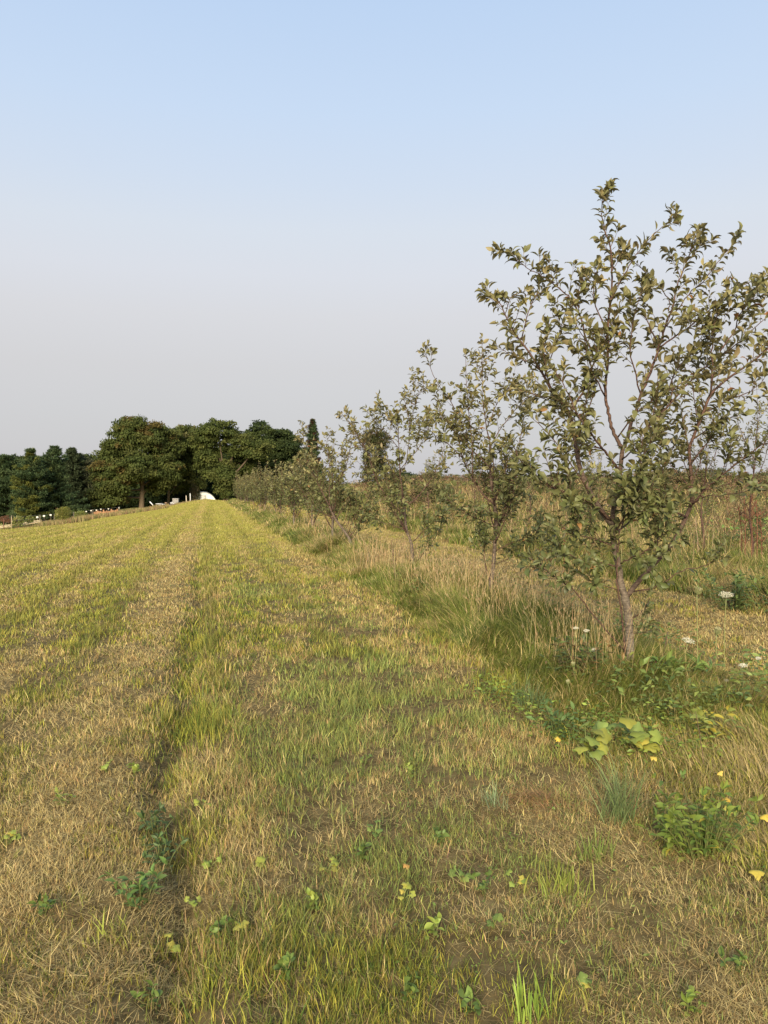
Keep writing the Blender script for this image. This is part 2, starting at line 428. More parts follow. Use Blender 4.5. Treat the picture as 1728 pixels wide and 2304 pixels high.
def tufts(name, label, n_t, u0, u1, v0, v1, hmin, hmax, per, pal, wts, r, green_low=None, seed_share=0, lean=.5, cat='grass', dens=(55, .22), wbase=.0035):
    g = Geo(); v = v0 * (v1 / v0) ** r.random(n_t) if v1 > 3 * v0 else v0 + (v1 - v0) * r.random(n_t)
    u = u0 + (u1 - u0) * r.random(n_t)
    e = .35 * (fbm(v * 1.1, v * 0 + 2, 55) - .5); u = u + e
    x, y = xy(u, v); d = np.hypot(x, y)
    vis = (np.abs(x) < .62 * y + 1.2); x, y, d, u, v = x[vis], y[vis], d[vis], u[vis], v[vis]
    H = hmin + (hmax - hmin) * np.clip(fbm(x * .9, y * .9, 66) * 1.5 - .25, 0, 1)
    edge = sst(0, .35, u - u0) * .6 + .4; H = H * edge * (.55 + .45 * sst(4.6, 6.2, v) * (v0 > 4)) * (1 - .5 * sst(3.4, 4.0, u) * (u < 5)); H = H * (1 + .7 * (fbm(x * 2.6, y * 2.6, 68) - .5))
    pick = np.clip(fbm(x * .7, y * .7, 13) * 1.3 - .15 + .22 * r.standard_normal(len(x)), 0, .999)
    cw = np.cumsum(wts) / np.sum(wts); ci = np.searchsorted(cw, pick); C = np.array(pal)[ci]
    n = len(x) * per; X = np.repeat(x, per); Y = np.repeat(y, per); D = np.repeat(d, per); Hn = np.repeat(H, per)
    sp = .03 + .002 * D; X = X + r.normal(0, 1, n) * sp; Y = Y + r.normal(0, 1, n) * sp
    Cc = np.repeat(C, per, 0); kk = r.random(n)[:, None]
    Cc = np.where(kk < .13, STRAW, Cc) * (1 + .24 * r.standard_normal((n, 1)))
    wd = np.maximum(wbase * (.6 + .8 * r.random(n)), .0010 * D * (.6 + .6 * r.random(n)))
    P = np.stack([X, Y, hgt(X, Y) - .01], -1)
    az = r.normal(0, 1.1, n) + 12 * fbm(X * 1.3, Y * 1.3, 88)
    blades(g, P, az, .08 + lean * .6 * r.random(n), lean * (.5 + 2.2 * r.random(n)), Hn * (.45 + .8 * r.random(n)), wd, np.clip(Cc, .01, .8), 4, facing=r.random(n) * 1.2)
    o = g.build(name, M_GRASS); tag(o, label, cat, kind='stuff'); return o
rt = np.random.default_rng(8)
OLV = (.21, .20, .06); DRYG = (.36, .28, .13)
tufts('tall_grass', 'tall unmown grass growing along the apple tree row', 21000, 2.45, 4.0, 4.5, 100, .15, .54, 22,
      [DGRN, GRN, GRN, OLV, TAN, DRYG], [1.2, 2.6, 1.6, 2.0, 1.0, 1.3], rt, lean=.75)

tufts('rough_near_grass', 'rough ungrazed grass mixed with weeds at the lower right', 2600, 2.1, 4.1, 2.5, 5.6, .07, .30, 20,
      [DGRN, GRN, OLV, YGRN, TAN, DRYG], [1.0, 2.0, 1.6, 1.0, .9, 1.2], rt, lean=1.0)
def seed_stems(name, label, N_, u0, u1, v0, v1, h0, h1, r):
    g = Geo(); v = v0 * (v1 / v0) ** (r.random(N_)); u = u0 + (u1 - u0) * r.random(N_); x, y = xy(u, v)
    k = fbm(x * .8, y * .8, 99) > .47; x, y = x[k], y[k]; n = len(x); d = np.hypot(x, y)
    P = np.stack([x, y, hgt(x, y)], -1); az = r.random(n) * 6.283; ln = h0 + (h1 - h0) * r.random(n)
    le = .05 + .35 * r.random(n); be = .9 * r.random(n); wd = np.maximum(.0018, .00045 * d)
    c = jit((.42, .32, .16), n, .2, r)
    blades(g, P, az, le, be, ln, wd, c, 5, tipw=.6)
    # seed heads: short bristles along the top quarter
    cur = P.copy(); dd = np.stack([np.cos(az), np.sin(az), 0 * az], -1)
    pos = []
    for k in range(1, 6):
        a = le + be * ((k - .5) / 5) ** 1.3
        stp = (ln / 5)[:, None] * (dd * np.sin(a)[:, None] + np.array([0, 0, 1.]) * np.cos(a)[:, None])
        if k >= 5:
            for t in np.linspace(0.2, 1.0, 8): pos.append(cur + stp * t)
        cur = cur + stp
    pos = np.concatenate(pos); m = len(pos)
    wd2 = np.maximum(.0022, .0005 * np.hypot(pos[:, 0], pos[:, 1]))
    blades(g, pos, r.random(m) * 6.283, .25 + .35 * r.random(m), .2 * r.random(m), .022 + .014 * r.random(m), wd2, jit((.42, .31, .17), m, .2, r), 2)
    o = g.build(name, M_DRY); tag(o, label, 'grass', kind='stuff')
seed_stems('seeding_grass_stems', 'dry tan seeding grass stems standing in the tree row', 1500, 2.7, 4.0, 5.4, 60, .35, .80, rt)

seed_stems('feathery_grass', 'pale feathery tan grass around the first trees of the row', 1500, 2.75, 4.1, 5.2, 15, .35, .80, rt)

# the rough strip beyond the second mown lane, and the meadow behind it
tufts('meadow_grass', 'rough meadow grass and weeds beyond the second mown lane', 20000, 6.9, 13, 6, 95, .2, .6, 16,
      [DGRN, GRN, OLV, (.20, .14, .07), TAN, DRYG], [2.0, 2.0, 1.5, 1.3, .7, .7], rt, wbase=.005)
tufts('far_meadow_grass', 'tan and rusty meadow reaching the skyline on the right', 32000, 12.5, 80, 8, 110, .1, .95, 10,
      [GRN, OLV, (.17, .14, .065), DRYG, (.20, .115, .065), (.15, .10, .055)], [1.0, 1.4, 1.5, .9, 1.5, .9], rt, wbase=.02)
seed_stems('meadow_seed_stems', 'dry tan stems standing in the far meadow', 1500, 7, 14, 8, 60, .6, 1.0, rt)
def leafy_stuff(name, label, n, u0, u1, v0, v1, h, pal, r, ll=.05, bush=14, thr=.5, seed=31):
    g = Geo(); v = v0 * (v1 / v0) ** r.random(n); u = u0 + (u1 - u0) * r.random(n); x, y = xy(u, v)
    k = (fbm(x * .6, y * .6, seed) > thr) & (np.abs(x) < .62 * y + 1.5); x, y = x[k], y[k]; n = len(x); d = np.hypot(x, y)
    X = np.repeat(x, bush) + r.normal(0, .05, n * bush); Y = np.repeat(y, bush) + r.normal(0, .05, n * bush); D = np.repeat(d, bush)
    hh = np.repeat(h * (.6 + .6 * r.random(n)), bush) * r.random(n * bush) ** .6
    P = np.stack([X, Y, hgt(X, Y) + hh], -1); m = len(P); az = r.random(m) * 6.283
    dd = np.stack([np.cos(az), np.sin(az), r.random(m) * .9 - .3], -1); nn = np.stack([0 * az, 0 * az, 1 + 0 * az], -1) + .5 * r.standard_normal((m, 3))
    pc = np.array(pal)[r.integers(0, len(pal), n)]; C = np.repeat(pc, bush, 0) * (1 + .2 * r.standard_normal((m, 1)))
    L_ = np.maximum(ll * (.6 + .8 * r.random(m)), .0025 * D)
    leaves(g, P, dd, nn, L_, L_ * .45, .6 * r.random(m), .3 + 0 * L_, np.clip(C, .01, .8), rows=2)
    o = g.build(name, M_WEED); tag(o, label, 'weeds', kind='stuff')
leafy_stuff('leafy_weeds', 'green leafy weeds growing thick in the rough strip and meadow', 9000, 6.9, 24, 6.5, 80, .5,
            [(.12, .17, .04), (.17, .21, .05), (.09, .12, .035), (.25, .26, .06)], rt, thr=.46)
leafy_stuff('rusty_weeds', 'rusty brown seeded weeds in the meadow', 9000, 8, 34, 9, 90, .85,
            [(.17, .085, .05), (.24, .14, .08), (.13, .07, .045), (.30, .21, .12)], rt, thr=.5, ll=.035, seed=37)
leafy_stuff('row_weeds', 'leafy weeds among the tall grass under the apple trees', 1500, 2.7, 4.4, 4.4, 60, .28,
            [(.10, .15, .04), (.15, .20, .05), (.20, .24, .06)], rt, thr=.5, seed=39)
leafy_stuff('rank_weeds', 'tangle of bright green leafy weeds from the nearest trunk to the right edge', 700, 1.95, 3.3, 2.4, 6.2, .17,
            [(.13, .20, .04), (.18, .25, .045), (.22, .27, .05), (.10, .15, .035), (.24, .22, .06)], rt, thr=.5, ll=.034, bush=13, seed=53)
leafy_stuff('clover', 'small clover and weed leaves in the mown grass', 1500, -3.5, 2.4, 2.2, 16, .035,
            [(.13, .20, .04), (.18, .25, .045), (.15, .19, .05)], rt, ll=.016, bush=7, thr=.5, seed=45)

# ------------------------------------------------------------------ apple trees
BARK_OLD = np.array((.15, .128, .10)); BARK_NEW = np.array((.085, .05, .038))
def branch_col(rad):
    t = np.clip((np.asarray(rad) - .012) / .024, 0, 1)[:, None]
    return BARK_NEW * (1 - t) + BARK_OLD * t
def grow_shoot(p0, d0, ln, r, up=.35, wig=.12):
    n = max(4, int(ln / .05)); P = [np.array(p0, float)]; d = np.array(d0, float); d /= np.linalg.norm(d)
    for k in range(n):
        d = d + np.array([0, 0, up * .12]) + wig * .5 * r.standard_normal(3) * .35; d /= np.linalg.norm(d)
        P.append(P[-1] + d * ln / n)
    return np.array(P)
class Tree:
    """one apple tree: limbs are polylines in world space, leaves grow along their young wood"""
    def __init__(s, r, lsc=1.0, lrows=4, spacing=.03, bare=.0):
        s.r = r; s.parts = []; s.lp = []; s.ld = []; s.lu = []; s.lsc = lsc; s.rows = lrows; s.sp = spacing
    def leafline(s, P, start=.15, dens=1.0, tip=True):
        r = s.r; seg = np.linalg.norm(np.diff(P, axis=0), axis=1); cum = np.r_[0, np.cumsum(seg)]; T = cum[-1]
        if T <= 0: return
        n = int(T * (1 - start) / s.sp * dens); 
        if n < 1: return
        q = np.sort(start * T + (1 - start) * T * r.random(n)); 
        X = np.stack([np.interp(q, cum, P[:, k]) for k in range(3)], -1)
        tn = unit(np.gradient(P, axis=0)); Tn = unit(np.stack([np.interp(q, cum, tn[:, k]) for k in range(3)], -1))
        ph = np.arange(n) * 2.4 + r.random() * 6; rd = r.standard_normal((n, 3)); 
        a = unit(np.cross(Tn, np.array([.31, .2, .93]))); b = np.cross(Tn, a)
        rad = a * np.cos(ph)[:, None] + b * np.sin(ph)[:, None]
        d = Tn * .95 + rad * .9 + np.array([0, 0, .1]) + rd * .3
        s.lp.append(X + rad * .004); s.ld.append(d); s.lu.append(Tn * .9 - rad * .4 + np.array([0, 0, .5]) + r.standard_normal((n, 3)) * .35)
        if tip:
            m = 4; e = P[-1] + 0 * r.standard_normal((m, 3)); s.lp.append(e); s.ld.append(tn[-1] * 1.2 + .6 * r.standard_normal((m, 3)))
            s.lu.append(r.standard_normal((m, 3)) + np.array([0, 0, .3]))
    def limb(s, pts, r0, r1, leaf_from=.35, side=7, side_len=(.12, .45), g=None, k=4, dens=.6, name='limb', sub=True, sfrom=.2):
        r = s.r; P = spline(pts, k); n = len(P)
        if r0 < .02: P[1:-1] += r.standard_normal((n - 2, 3)) * .004
        rad = r0 + (r1 - r0) * (np.arange(n) / (n - 1)) ** .8
        new = g is None; g = g or Geo(); tube(g, P, rad, branch_col(rad), 8 if r0 > .02 else 5)
        s.leafline(P, leaf_from, dens)
        T = unit(np.gradient(P, axis=0))
        for _ in range(side):
            t = sfrom + (1 - sfrom) * r.random() ** .85; i = min(int(t * (n - 1)), n - 1)
            o = unit(r.standard_normal(3) - 0 * T[i]); o = o - T[i] * (o @ T[i]); o = unit(o)
            d = T[i] * (.55 + .5 * r.random()) + o * .8 + np.array([0, 0, .25])
            ln = (side_len[0] + (side_len[1] - side_len[0]) * r.random() ** 1.5) * min(1, 1.45 - 1.05 * t)
            S = grow_shoot(P[i], d, ln, r)
            rr = max(.0022, min(.006, rad[i] * .45)); m = len(S); rd_ = rr * (1 - .6 * np.arange(m) / (m - 1))
            tube(g, S, rd_, branch_col(rd_ * .3), 4); s.leafline(S, .08, 1.0)
            if sub and ln > .28 and r.random() < .6:
                for _k in range(2):
                    j = r.integers(1, m - 1); dd = S[j] - S[j - 1]; dd = dd / np.linalg.norm(dd) + .8 * unit(r.standard_normal(3))
                    S2 = grow_shoot(S[j], dd, ln * .5, r); tube(g, S2, np.linspace(.0025, .0012, len(S2)), BARK_NEW, 4); s.leafline(S2, .05, 1.0)
        if new: s.parts.append((name, g))
        return P
    def finish(s, base, label, group, hue=0.0, leafcol=None):
        r = s.r; root = thing('apple_tree', base, label, 'apple tree', group)
        for nm, g in s.parts: g.build(nm, M_BARK, root, origin=base)
        P = np.concatenate(s.lp); d = np.concatenate(s.ld); u = np.concatenate(s.lu); n = len(P)
        Ln = s.lsc * (.034 + .058 * r.random(n) ** .8); 
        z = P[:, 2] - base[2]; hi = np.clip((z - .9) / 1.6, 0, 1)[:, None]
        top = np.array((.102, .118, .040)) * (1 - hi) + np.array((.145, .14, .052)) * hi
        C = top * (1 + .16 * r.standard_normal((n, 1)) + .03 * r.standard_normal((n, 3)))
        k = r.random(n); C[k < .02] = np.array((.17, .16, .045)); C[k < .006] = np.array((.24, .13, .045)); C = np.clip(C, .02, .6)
        # a short petiole keeps the blade off the twig
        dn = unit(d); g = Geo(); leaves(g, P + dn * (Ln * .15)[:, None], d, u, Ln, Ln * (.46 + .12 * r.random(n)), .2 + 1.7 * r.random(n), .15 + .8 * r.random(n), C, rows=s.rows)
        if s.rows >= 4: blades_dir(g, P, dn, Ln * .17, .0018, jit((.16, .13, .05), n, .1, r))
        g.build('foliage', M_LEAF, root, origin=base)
        return root
def blades_dir(g, P, d, ln, wd, C):
    s = unit(np.cross(d, np.array([.3, .5, .8]))); n = len(P)
    V = np.stack([P - s * wd / 2, P + s * wd / 2, P + d * ln[:, None] + s * wd / 2, P + d * ln[:, None] - s * wd / 2], 1).reshape(-1, 3)
    g.add(V, [(np.arange(n) * 4)[:, None] + np.array([[0, 1, 2, 3]])], np.repeat(C, 4, 0))

def traced(D, r):
    """turn a branch traced as (px, py[, depth offset in m]) into points, drifting in depth"""
    def f(pts, dz=0.0):
        n = len(pts); out = []
        for i, p in enumerate(pts):
            off = p[2] if len(p) > 2 else dz * (i / max(n - 1, 1))
            out.append(at(p[0], p[1], D + off))
        return out
    return f
# --- nearest tree
b1 = gnd(1416, 1534); D1 = b1[1]
r1 = np.random.default_rng(21); t1 = Tree(r1, 1.06, 4, .019); f = traced(D1, r1)
g = Geo()
tr = spline(f([(1418, 1545), (1416, 1500), (1417, 1450), (1414, 1392), (1406, 1345), (1397, 1315), (1392, 1278), (1385, 1241), (1378, 1200), (1380, 1150), (1392, 1082), (1398, 1035), (1401, 1005)]), 4)
n = len(tr); rad = np.interp(np.arange(n) / (n - 1), [0, .06, .33, .6, 1], [.050, .036, .031, .024, .016])
rad = rad * (1 + .06 * np.sin(np.arange(n) * 1.7)); tube(g, tr, rad, branch_col(rad), 12)
t1.parts.append(('trunk', g)); t1.leafline(tr, .5, .8, False)
def lim(pts, r0, r1_, dz=0, **kw):
    kw['side'] = int(kw.get('side', 6) * 1.1)
    return t1.limb(f(pts, dz), r0, r1_, **kw)
lim([(1408, 1345), (1442, 1302), (1483, 1257), (1516, 1217), (1544, 1163), (1555, 1131), (1557, 1102), (1553, 1041), (1551, 1010), (1561, 981), (1581, 932), (1600, 887), (1630, 858), (1663, 834), (1704, 805), (1735, 778), (1770, 745)], .021, .005, -.35, side=22, leaf_from=.5, side_len=(.12, .45), sfrom=.35)
lim([(1600, 887, -.22), (1603, 829), (1602, 780), (1604, 740), (1620, 700)], .009, .003, -.22, side=7, leaf_from=.2)
lim([(1620, 790, -.2), (1651, 744, -.2), (1663, 707, -.25), (1687, 678, -.3), (1722, 660, -.3)], .006, .002, side=4, leaf_from=.2)
lim([(1376, 1180), (1340, 1131), (1316, 1082), (1303, 1045), (1296, 1010), (1291, 975), (1283, 936), (1271, 915), (1246, 887), (1226, 850), (1209, 821), (1185, 785), (1160, 752), (1136, 707), (1124, 682), (1091, 664)], .024, .003, .35, side=20, leaf_from=.45, sfrom=.35)
lim([(1283, 936, .15), (1295, 907), (1316, 874), (1332, 825), (1352, 789), (1369, 748), (1390, 700)], .011, .003, -.1, side=10, leaf_from=.2)
lim([(1401, 1008), (1389, 989), (1377, 960), (1369, 928), (1361, 891), (1365, 850), (1367, 789), (1369, 727), (1375, 666), (1377, 609), (1375, 564), (1365, 531), (1358, 503), (1354, 475), (1357, 452), (1361, 434)], .017, .0022, -.12, side=17, leaf_from=.3, side_len=(.1, .32), dens=.75)
lim([(1401, 1008), (1410, 989), (1426, 936), (1442, 887), (1463, 838), (1483, 780), (1495, 740), (1512, 691), (1524, 646), (1540, 601), (1557, 560), (1577, 525)], .018, .0025, .15, side=17, leaf_from=.35, dens=.8)
lim([(1420, 965, .03), (1442, 972, .05), (1475, 944, .12), (1508, 907, .2), (1540, 870, .25), (1573, 838, .3), (1602, 813, .35), (1655, 776, .4), (1700, 735, .45), (1740, 700, .5)], .013, .003, side=14, leaf_from=.3)
lim([(1369, 715, -.1), (1379, 662, -.1), (1410, 609, -.12), (1438, 564, -.15), (1463, 535, -.18), (1491, 511, -.2), (1512, 494, -.2)], .006, .002, side=5, side_len=(.06, .2), leaf_from=.1, dens=1.0)
lim([(1504, 700, .1), (1504, 670, .1), (1479, 641, .05), (1450, 609, 0), (1426, 588, 0), (1400, 560, 0)], .005, .002, side=4, side_len=(.06, .2), leaf_from=.1, dens=.9)
lim([(1500, 735, .1), (1516, 707, .1), (1549, 662, .1), (1581, 633, .05), (1614, 592, 0), (1636, 566, 0), (1658, 538, 0)], .006, .002, side=6, side_len=(.06, .22), leaf_from=.1, dens=.9)
lim([(1479, 785, .1), (1520, 756, .05), (1561, 727, 0), (1602, 695, -.1), (1643, 662, -.15), (1679, 637, -.2), (1722, 622, -.2)], .008, .002, side=10, side_len=(.08, .3), leaf_from=.1, dens=1.0)
lim([(1340, 815, .05), (1320, 764, .1), (1303, 705, .12), (1279, 668, .15), (1254, 645, .18), (1226, 625, .2), (1197, 609, .2), (1173, 592, .2), (1140, 562, .2)], .009, .002, side=12, side_len=(.08, .3), leaf_from=.1, dens=.9)
lim([(1303, 700, .1), (1300, 660, .12), (1310, 620, .1)], .004, .002, side=4, leaf_from=.1)
lim([(1213, 829, .3), (1180, 810, .3), (1150, 800, .3), (1120, 780, .3)], .005, .002, side=5, side_len=(.08, .25), leaf_from=.1)
lim([(1226, 850, .25), (1245, 790, .2), (1262, 735, .15), (1275, 690, .1)], .006, .002, side=6, leaf_from=.1)
lim([(1173, 765, .3), (1190, 700, .3), (1210, 650, .3), (1215, 575, .3)], .006, .002, side=6, side_len=(.06, .22), leaf_from=.1, dens=.9)
lim([(1136, 707, .33), (1150, 670, .3), (1180, 655, .3)], .004, .002, side=3, side_len=(.06, .2), leaf_from=.1)
lim([(1376, 1172), (1336, 1135, -.1), (1295, 1118, -.18), (1254, 1102, -.25), (1222, 1082, -.3), (1193, 1061, -.35), (1164, 1024, -.4), (1150, 990, -.4)], .015, .003, side=17, side_len=(.1, .4), leaf_from=.25)
lim([(1393, 1062), (1380, 1040, -.08), (1361, 1016, -.15), (1336, 985, -.25), (1310, 950, -.3), (1280, 890, -.3), (1250, 830, -.35)], .014, .003, side=14, leaf_from=.25)
lim([(1392, 1090), (1420, 1060, .15), (1450, 1020, .35), (1480, 960, .5), (1500, 890, .6), (1530, 800, .7)], .014, .003, side=14, leaf_from=.25)
lim([(1406, 1470, -.05), (1399, 1388, -.07), (1389, 1319, -.08), (1387, 1278, -.08), (1391, 1229, -.08), (1395, 1192, -.1), (1418, 1159, -.12), (1450, 1131, -.2), (1470, 1085, -.3)], .009, .003, side=9, side_len=(.08, .3), leaf_from=.4, sfrom=.5)
lim([(1544, 1163, -.12), (1499, 1143, -.2), (1458, 1127, -.25), (1405, 1098, -.3), (1370, 1070, -.3)], .008, .002, side=10, leaf_from=.15)
lim([(1553, 1140, -.12), (1585, 1105, -.2), (1614, 1078, -.25), (1655, 1045, -.35), (1704, 1008, -.45), (1760, 985, -.5)], .010, .003, side=11, leaf_from=.2)
lim([(1556, 1135, -.12), (1590, 1118, -.3), (1640, 1112, -.5), (1700, 1098, -.7), (1740, 1080, -.8)], .005, .002, side=5, side_len=(.06, .25), leaf_from=.3, dens=.5)
lim([(1405, 1462), (1377, 1433, -.05), (1336, 1384, -.12), (1295, 1331, -.2), (1254, 1302, -.25), (1222, 1278, -.28), (1190, 1255, -.3)], .0075, .003, side=7, side_len=(.08, .3), leaf_from=.55, sfrom=.55)
lim([(1426, 1331), (1479, 1319, -.1), (1532, 1286, -.2), (1581, 1274, -.25), (1612, 1255, -.3), (1618, 1228, -.3)], .006, .002, side=5, side_len=(.05, .2), leaf_from=.2, dens=.5)
lim([(1390, 1275), (1360, 1268, -.05), (1320, 1262, -.15), (1280, 1250, -.25), (1240, 1240, -.3)], .006, .002, side=9, leaf_from=.15)
lim([(1395, 1330), (1365, 1320, -.05), (1335, 1312, -.1), (1300, 1290, -.15)], .005, .002, side=5, leaf_from=.2, side_len=(.06, .2))
lim([(1382, 1230), (1345, 1215, -.1), (1290, 1200, -.25), (1250, 1170, -.35)], .007, .002, side=11, leaf_from=.15)
lim([(1394, 1270), (1420, 1255, -.1), (1450, 1240, -.2), (1490, 1200, -.3), (1500, 1150, -.4)], .007, .002, side=12, leaf_from=.1)
lim([(1384, 1200), (1400, 1170, -.15), (1430, 1130, -.35), (1440, 1060, -.5), (1445, 980, -.6)], .010, .003, side=16, leaf_from=.15)
lim([(1382, 1190), (1360, 1160, .2), (1330, 1120, .4), (1310, 1060, .5), (1300, 990, .6), (1320, 900, .6)], .010, .003, side=14, leaf_from=.2)
lim([(1384, 1200), (1420, 1170, .3), (1470, 1120, .5), (1500, 1040, .6), (1530, 980, .7)], .010, .003, side=13, leaf_from=.2)
lim([(1483, 1257, -.05), (1480, 1190, .05), (1500, 1120, .1), (1490, 1050, .1)], .008, .002, side=11, leaf_from=.15)
lim([(1422, 1392), (1440, 1380, -.03), (1457, 1360, -.06), (1462, 1345, -.06)], .006, .003, side=2, side_len=(.05, .12), leaf_from=.4)
lim([(1418, 1425), (1440, 1424, -.03), (1465, 1418, -.06)], .004, .002, side=3, side_len=(.05, .14), leaf_from=.2)
for pts in ([(1300, 990, .1), (1330, 900, .0), (1345, 820, -.1), (1330, 740, -.15)], [(1283, 936, .2), (1240, 870, .1), (1225, 800, 0), (1235, 730, -.1)], [(1361, 891, -.05), (1330, 830, -.2), (1310, 760, -.3), (1290, 720, -.3)],
            [(1442, 887, .1), (1420, 800, 0), (1425, 720, -.1), (1445, 650, -.1)], [(1483, 780, .1), (1460, 730, 0), (1450, 690, 0), (1455, 640, 0)], [(1508, 907, .2), (1520, 840, .1), (1560, 790, 0), (1590, 740, -.1)],
            [(1389, 985, 0), (1430, 930, -.2), (1500, 880, -.35), (1560, 850, -.4)], [(1340, 1131, 0), (1290, 1050, -.2), (1235, 980, -.3), (1190, 930, -.35)], [(1581, 932, -.2), (1640, 900, -.3), (1690, 880, -.35), (1720, 850, -.4)],
            [(1557, 1041, -.2), (1620, 960, -.3), (1660, 930, -.35)], [(1397, 1035, 0), (1440, 1000, -.25), (1470, 930, -.4), (1480, 850, -.5)], [(1369, 748, -.1), (1340, 690, -.1), (1335, 640, -.1), (1345, 600, -.1)]):
    t1.limb(f(pts), .007, .002, side=8, side_len=(.07, .24), leaf_from=.15)
t1.finish(b1, 'tallest apple tree, nearest in the row, with leafy shoots spread against the sky', 'apple trees in the row')

# --- second, third and fourth tree of the row
def near_tree(base_px, trunk, limbs, seed, label, lsc, spacing, rt_, dzs=.5, extra=8, rows=4):
    b = gnd(*base_px); D = b[1]; r = np.random.default_rng(seed); t = Tree(r, lsc, rows, spacing); f = traced(D, r)
    g = Geo(); T = spline(f([base_px] + trunk), 4); n = len(T); rad = np.linspace(rt_, rt_ * .5, n); tube(g, T, rad, branch_col(rad), 9); t.parts.append(('trunk', g))
    for i, (pts, r0, sd) in enumerate(limbs):
        dz = dzs * r.uniform(-1, 1)
        t.limb(f(pts, dz), r0 * .85, .003, side=int(sd * 1.5), side_len=(.12, .5), leaf_from=.25, dens=1.0)
    for i in range(extra):
        s = T[int(n * r.uniform(.5, .99)) - 1]; a = r.uniform(0, 6.28); h = r.uniform(.7, 1.2)
        d = np.array([math.cos(a), math.sin(a), 1.0]); S = grow_shoot(s, d, h, r, .5, .2)
        t.limb(S[::max(1, len(S) // 6)], .010, .003, side=10, side_len=(.12, .4), leaf_from=.2, k=2)
    return t.finish(b, label, 'apple trees in the row')
near_tree((1088, 1376), [(1096, 1345), (1104, 1316), (1110, 1273), (1114, 1212), (1118, 1170), (1112, 1130), (1104, 1067), (1103, 995)],
    [([(1118, 1183), (1132, 1157), (1157, 1118), (1150, 1085), (1148, 1050), (1170, 990), (1180, 930)], .016, 15),
     ([(1114, 1140), (1085, 1110), (1063, 1074), (1041, 1031), (1027, 958), (1016, 904), (983, 861), (952, 785)], .015, 18),
     ([(1103, 1000), (1090, 930), (1086, 880), (1085, 820), (1085, 762)], .010, 10),
     ([(1096, 960), (1124, 897), (1150, 870), (1188, 848)], .006, 7),
     ([(1104, 1320), (1090, 1255), (1092, 1212), (1099, 1157)], .010, 6),
     ([(1116, 1240), (1150, 1222), (1190, 1205), (1215, 1180)], .008, 10),
     ([(1112, 1270), (1150, 1255), (1200, 1245)], .006, 6),
     ([(1110, 1060), (1060, 1010), (1015, 960), (985, 900)], .010, 12),
     ([(1041, 1031), (1010, 1000), (985, 985), (960, 960)], .008, 9),
     ([(1063, 1074), (1062, 1000), (1052, 900), (1048, 800)], .009, 12),
     ([(1118, 1190), (1080, 1170), (1040, 1150), (1000, 1120)], .009, 12),
     ([(1104, 1000), (1130, 960), (1170, 910), (1200, 880)], .009, 10)], 31,
    'second apple tree in the row with a pale leaning trunk behind the tall tan grass', 1.15, .033, .032)
near_tree((931, 1296), [(928, 1260), (925, 1222), (915, 1194), (911, 1161), (908, 1118)],
    [([(911, 1161), (875, 1125), (846, 1078), (824, 1013), (802, 977), (784, 948), (768, 930)], .018, 20),
     ([(907, 1118), (900, 1067), (898, 1013), (896, 965), (892, 945)], .016, 13),
     ([(914, 1140), (947, 1110), (976, 1067), (994, 1024), (1000, 990)], .016, 13),
     ([(900, 1060), (915, 1038), (944, 1005), (969, 951), (996, 908)], .010, 11),
     ([(915, 1038), (920, 990), (922, 951), (914, 915), (907, 893)], .008, 8),
     ([(920, 970), (932, 920), (942, 885), (954, 866)], .007, 6),
     ([(898, 1010), (868, 973), (846, 951), (821, 919)], .008, 8),
     ([(895, 980), (880, 950), (866, 925)], .006, 6),
     ([(929, 1219), (962, 1186), (994, 1161), (1020, 1140)], .012, 12),
     ([(931, 1270), (951, 1248), (975, 1215), (1000, 1175)], .010, 10),
     ([(915, 1194), (880, 1180), (850, 1170), (830, 1140)], .010, 10)], 41,
    'third apple tree in the row, its limbs forking wide against the sky', 1.25, .043, .034, extra=7)
near_tree((797, 1256), [(790, 1225), (781, 1204), (755, 1168), (741, 1139)],
    [([(741, 1139), (719, 1096), (698, 1053), (685, 1002), (680, 952)], .018, 20),
     ([(741, 1139), (741, 1103), (742, 1053), (735, 1000), (745, 975)], .014, 14),
     ([(755, 1168), (720, 1150), (690, 1120), (665, 1080)], .014, 16),
     ([(781, 1204), (800, 1160), (830, 1120), (840, 1060), (850, 1010)], .014, 18),
     ([(790, 1215), (810, 1190), (835, 1165)], .010, 10),
     ([(741, 1103), (775, 1060), (790, 1000), (800, 960)], .012, 14)], 51,
    'fourth apple tree in the row with a dark trunk leaning left', 1.4, .048, .038, extra=10)

# --- the rest of the row
def gen_tree(seed, H, spacing, lsc, nl=15):
    r = np.random.default_rng(seed); t = Tree(r, lsc, 2, spacing); g = Geo(); b = np.array([0., 0, 0])
    T = spline([(0, 0, -.05), (.03 * r.standard_normal(), .03, .4), (.08 * r.standard_normal(), .0, .9), (.1 * r.standard_normal(), 0, H * .5)], 4)
    n = len(T); rad = np.linspace(.04, .018, n); tube(g, T, rad, branch_col(rad), 7); t.parts.append(('trunk', g))
    for i in range(nl):
        s = T[int(n * r.uniform(.2, .99))]; a = i * 2.4 + r.uniform(-.4, .4); h = r.uniform(.55, .85) * H * (1 if i % 3 else .7)
        d = np.array([math.cos(a), math.sin(a), r.uniform(.6, 2.0)]); S = grow_shoot(s, d, h * .8, r, .55, .2)
        t.limb(S[::max(1, len(S) // 6)], .012, .003, side=12, side_len=(.15, .5), leaf_from=.12, k=2, sub=False)
    t.limb([T[-1], T[-1] + (.03, .02, H * .22), T[-1] + (.0, .0, H * .5)], .012, .003, side=12, leaf_from=.1)
    return t, b
ordn = ['fifth', 'sixth', 'seventh', 'eighth', 'ninth', 'tenth', 'eleventh', 'twelfth', 'thirteenth', 'fourteenth', 'fifteenth', 'sixteenth', 'seventeenth', 'eighteenth', 'nineteenth', 'twentieth', 'twenty-first', 'twenty-second', 'twenty-third', 'twenty-fourth']
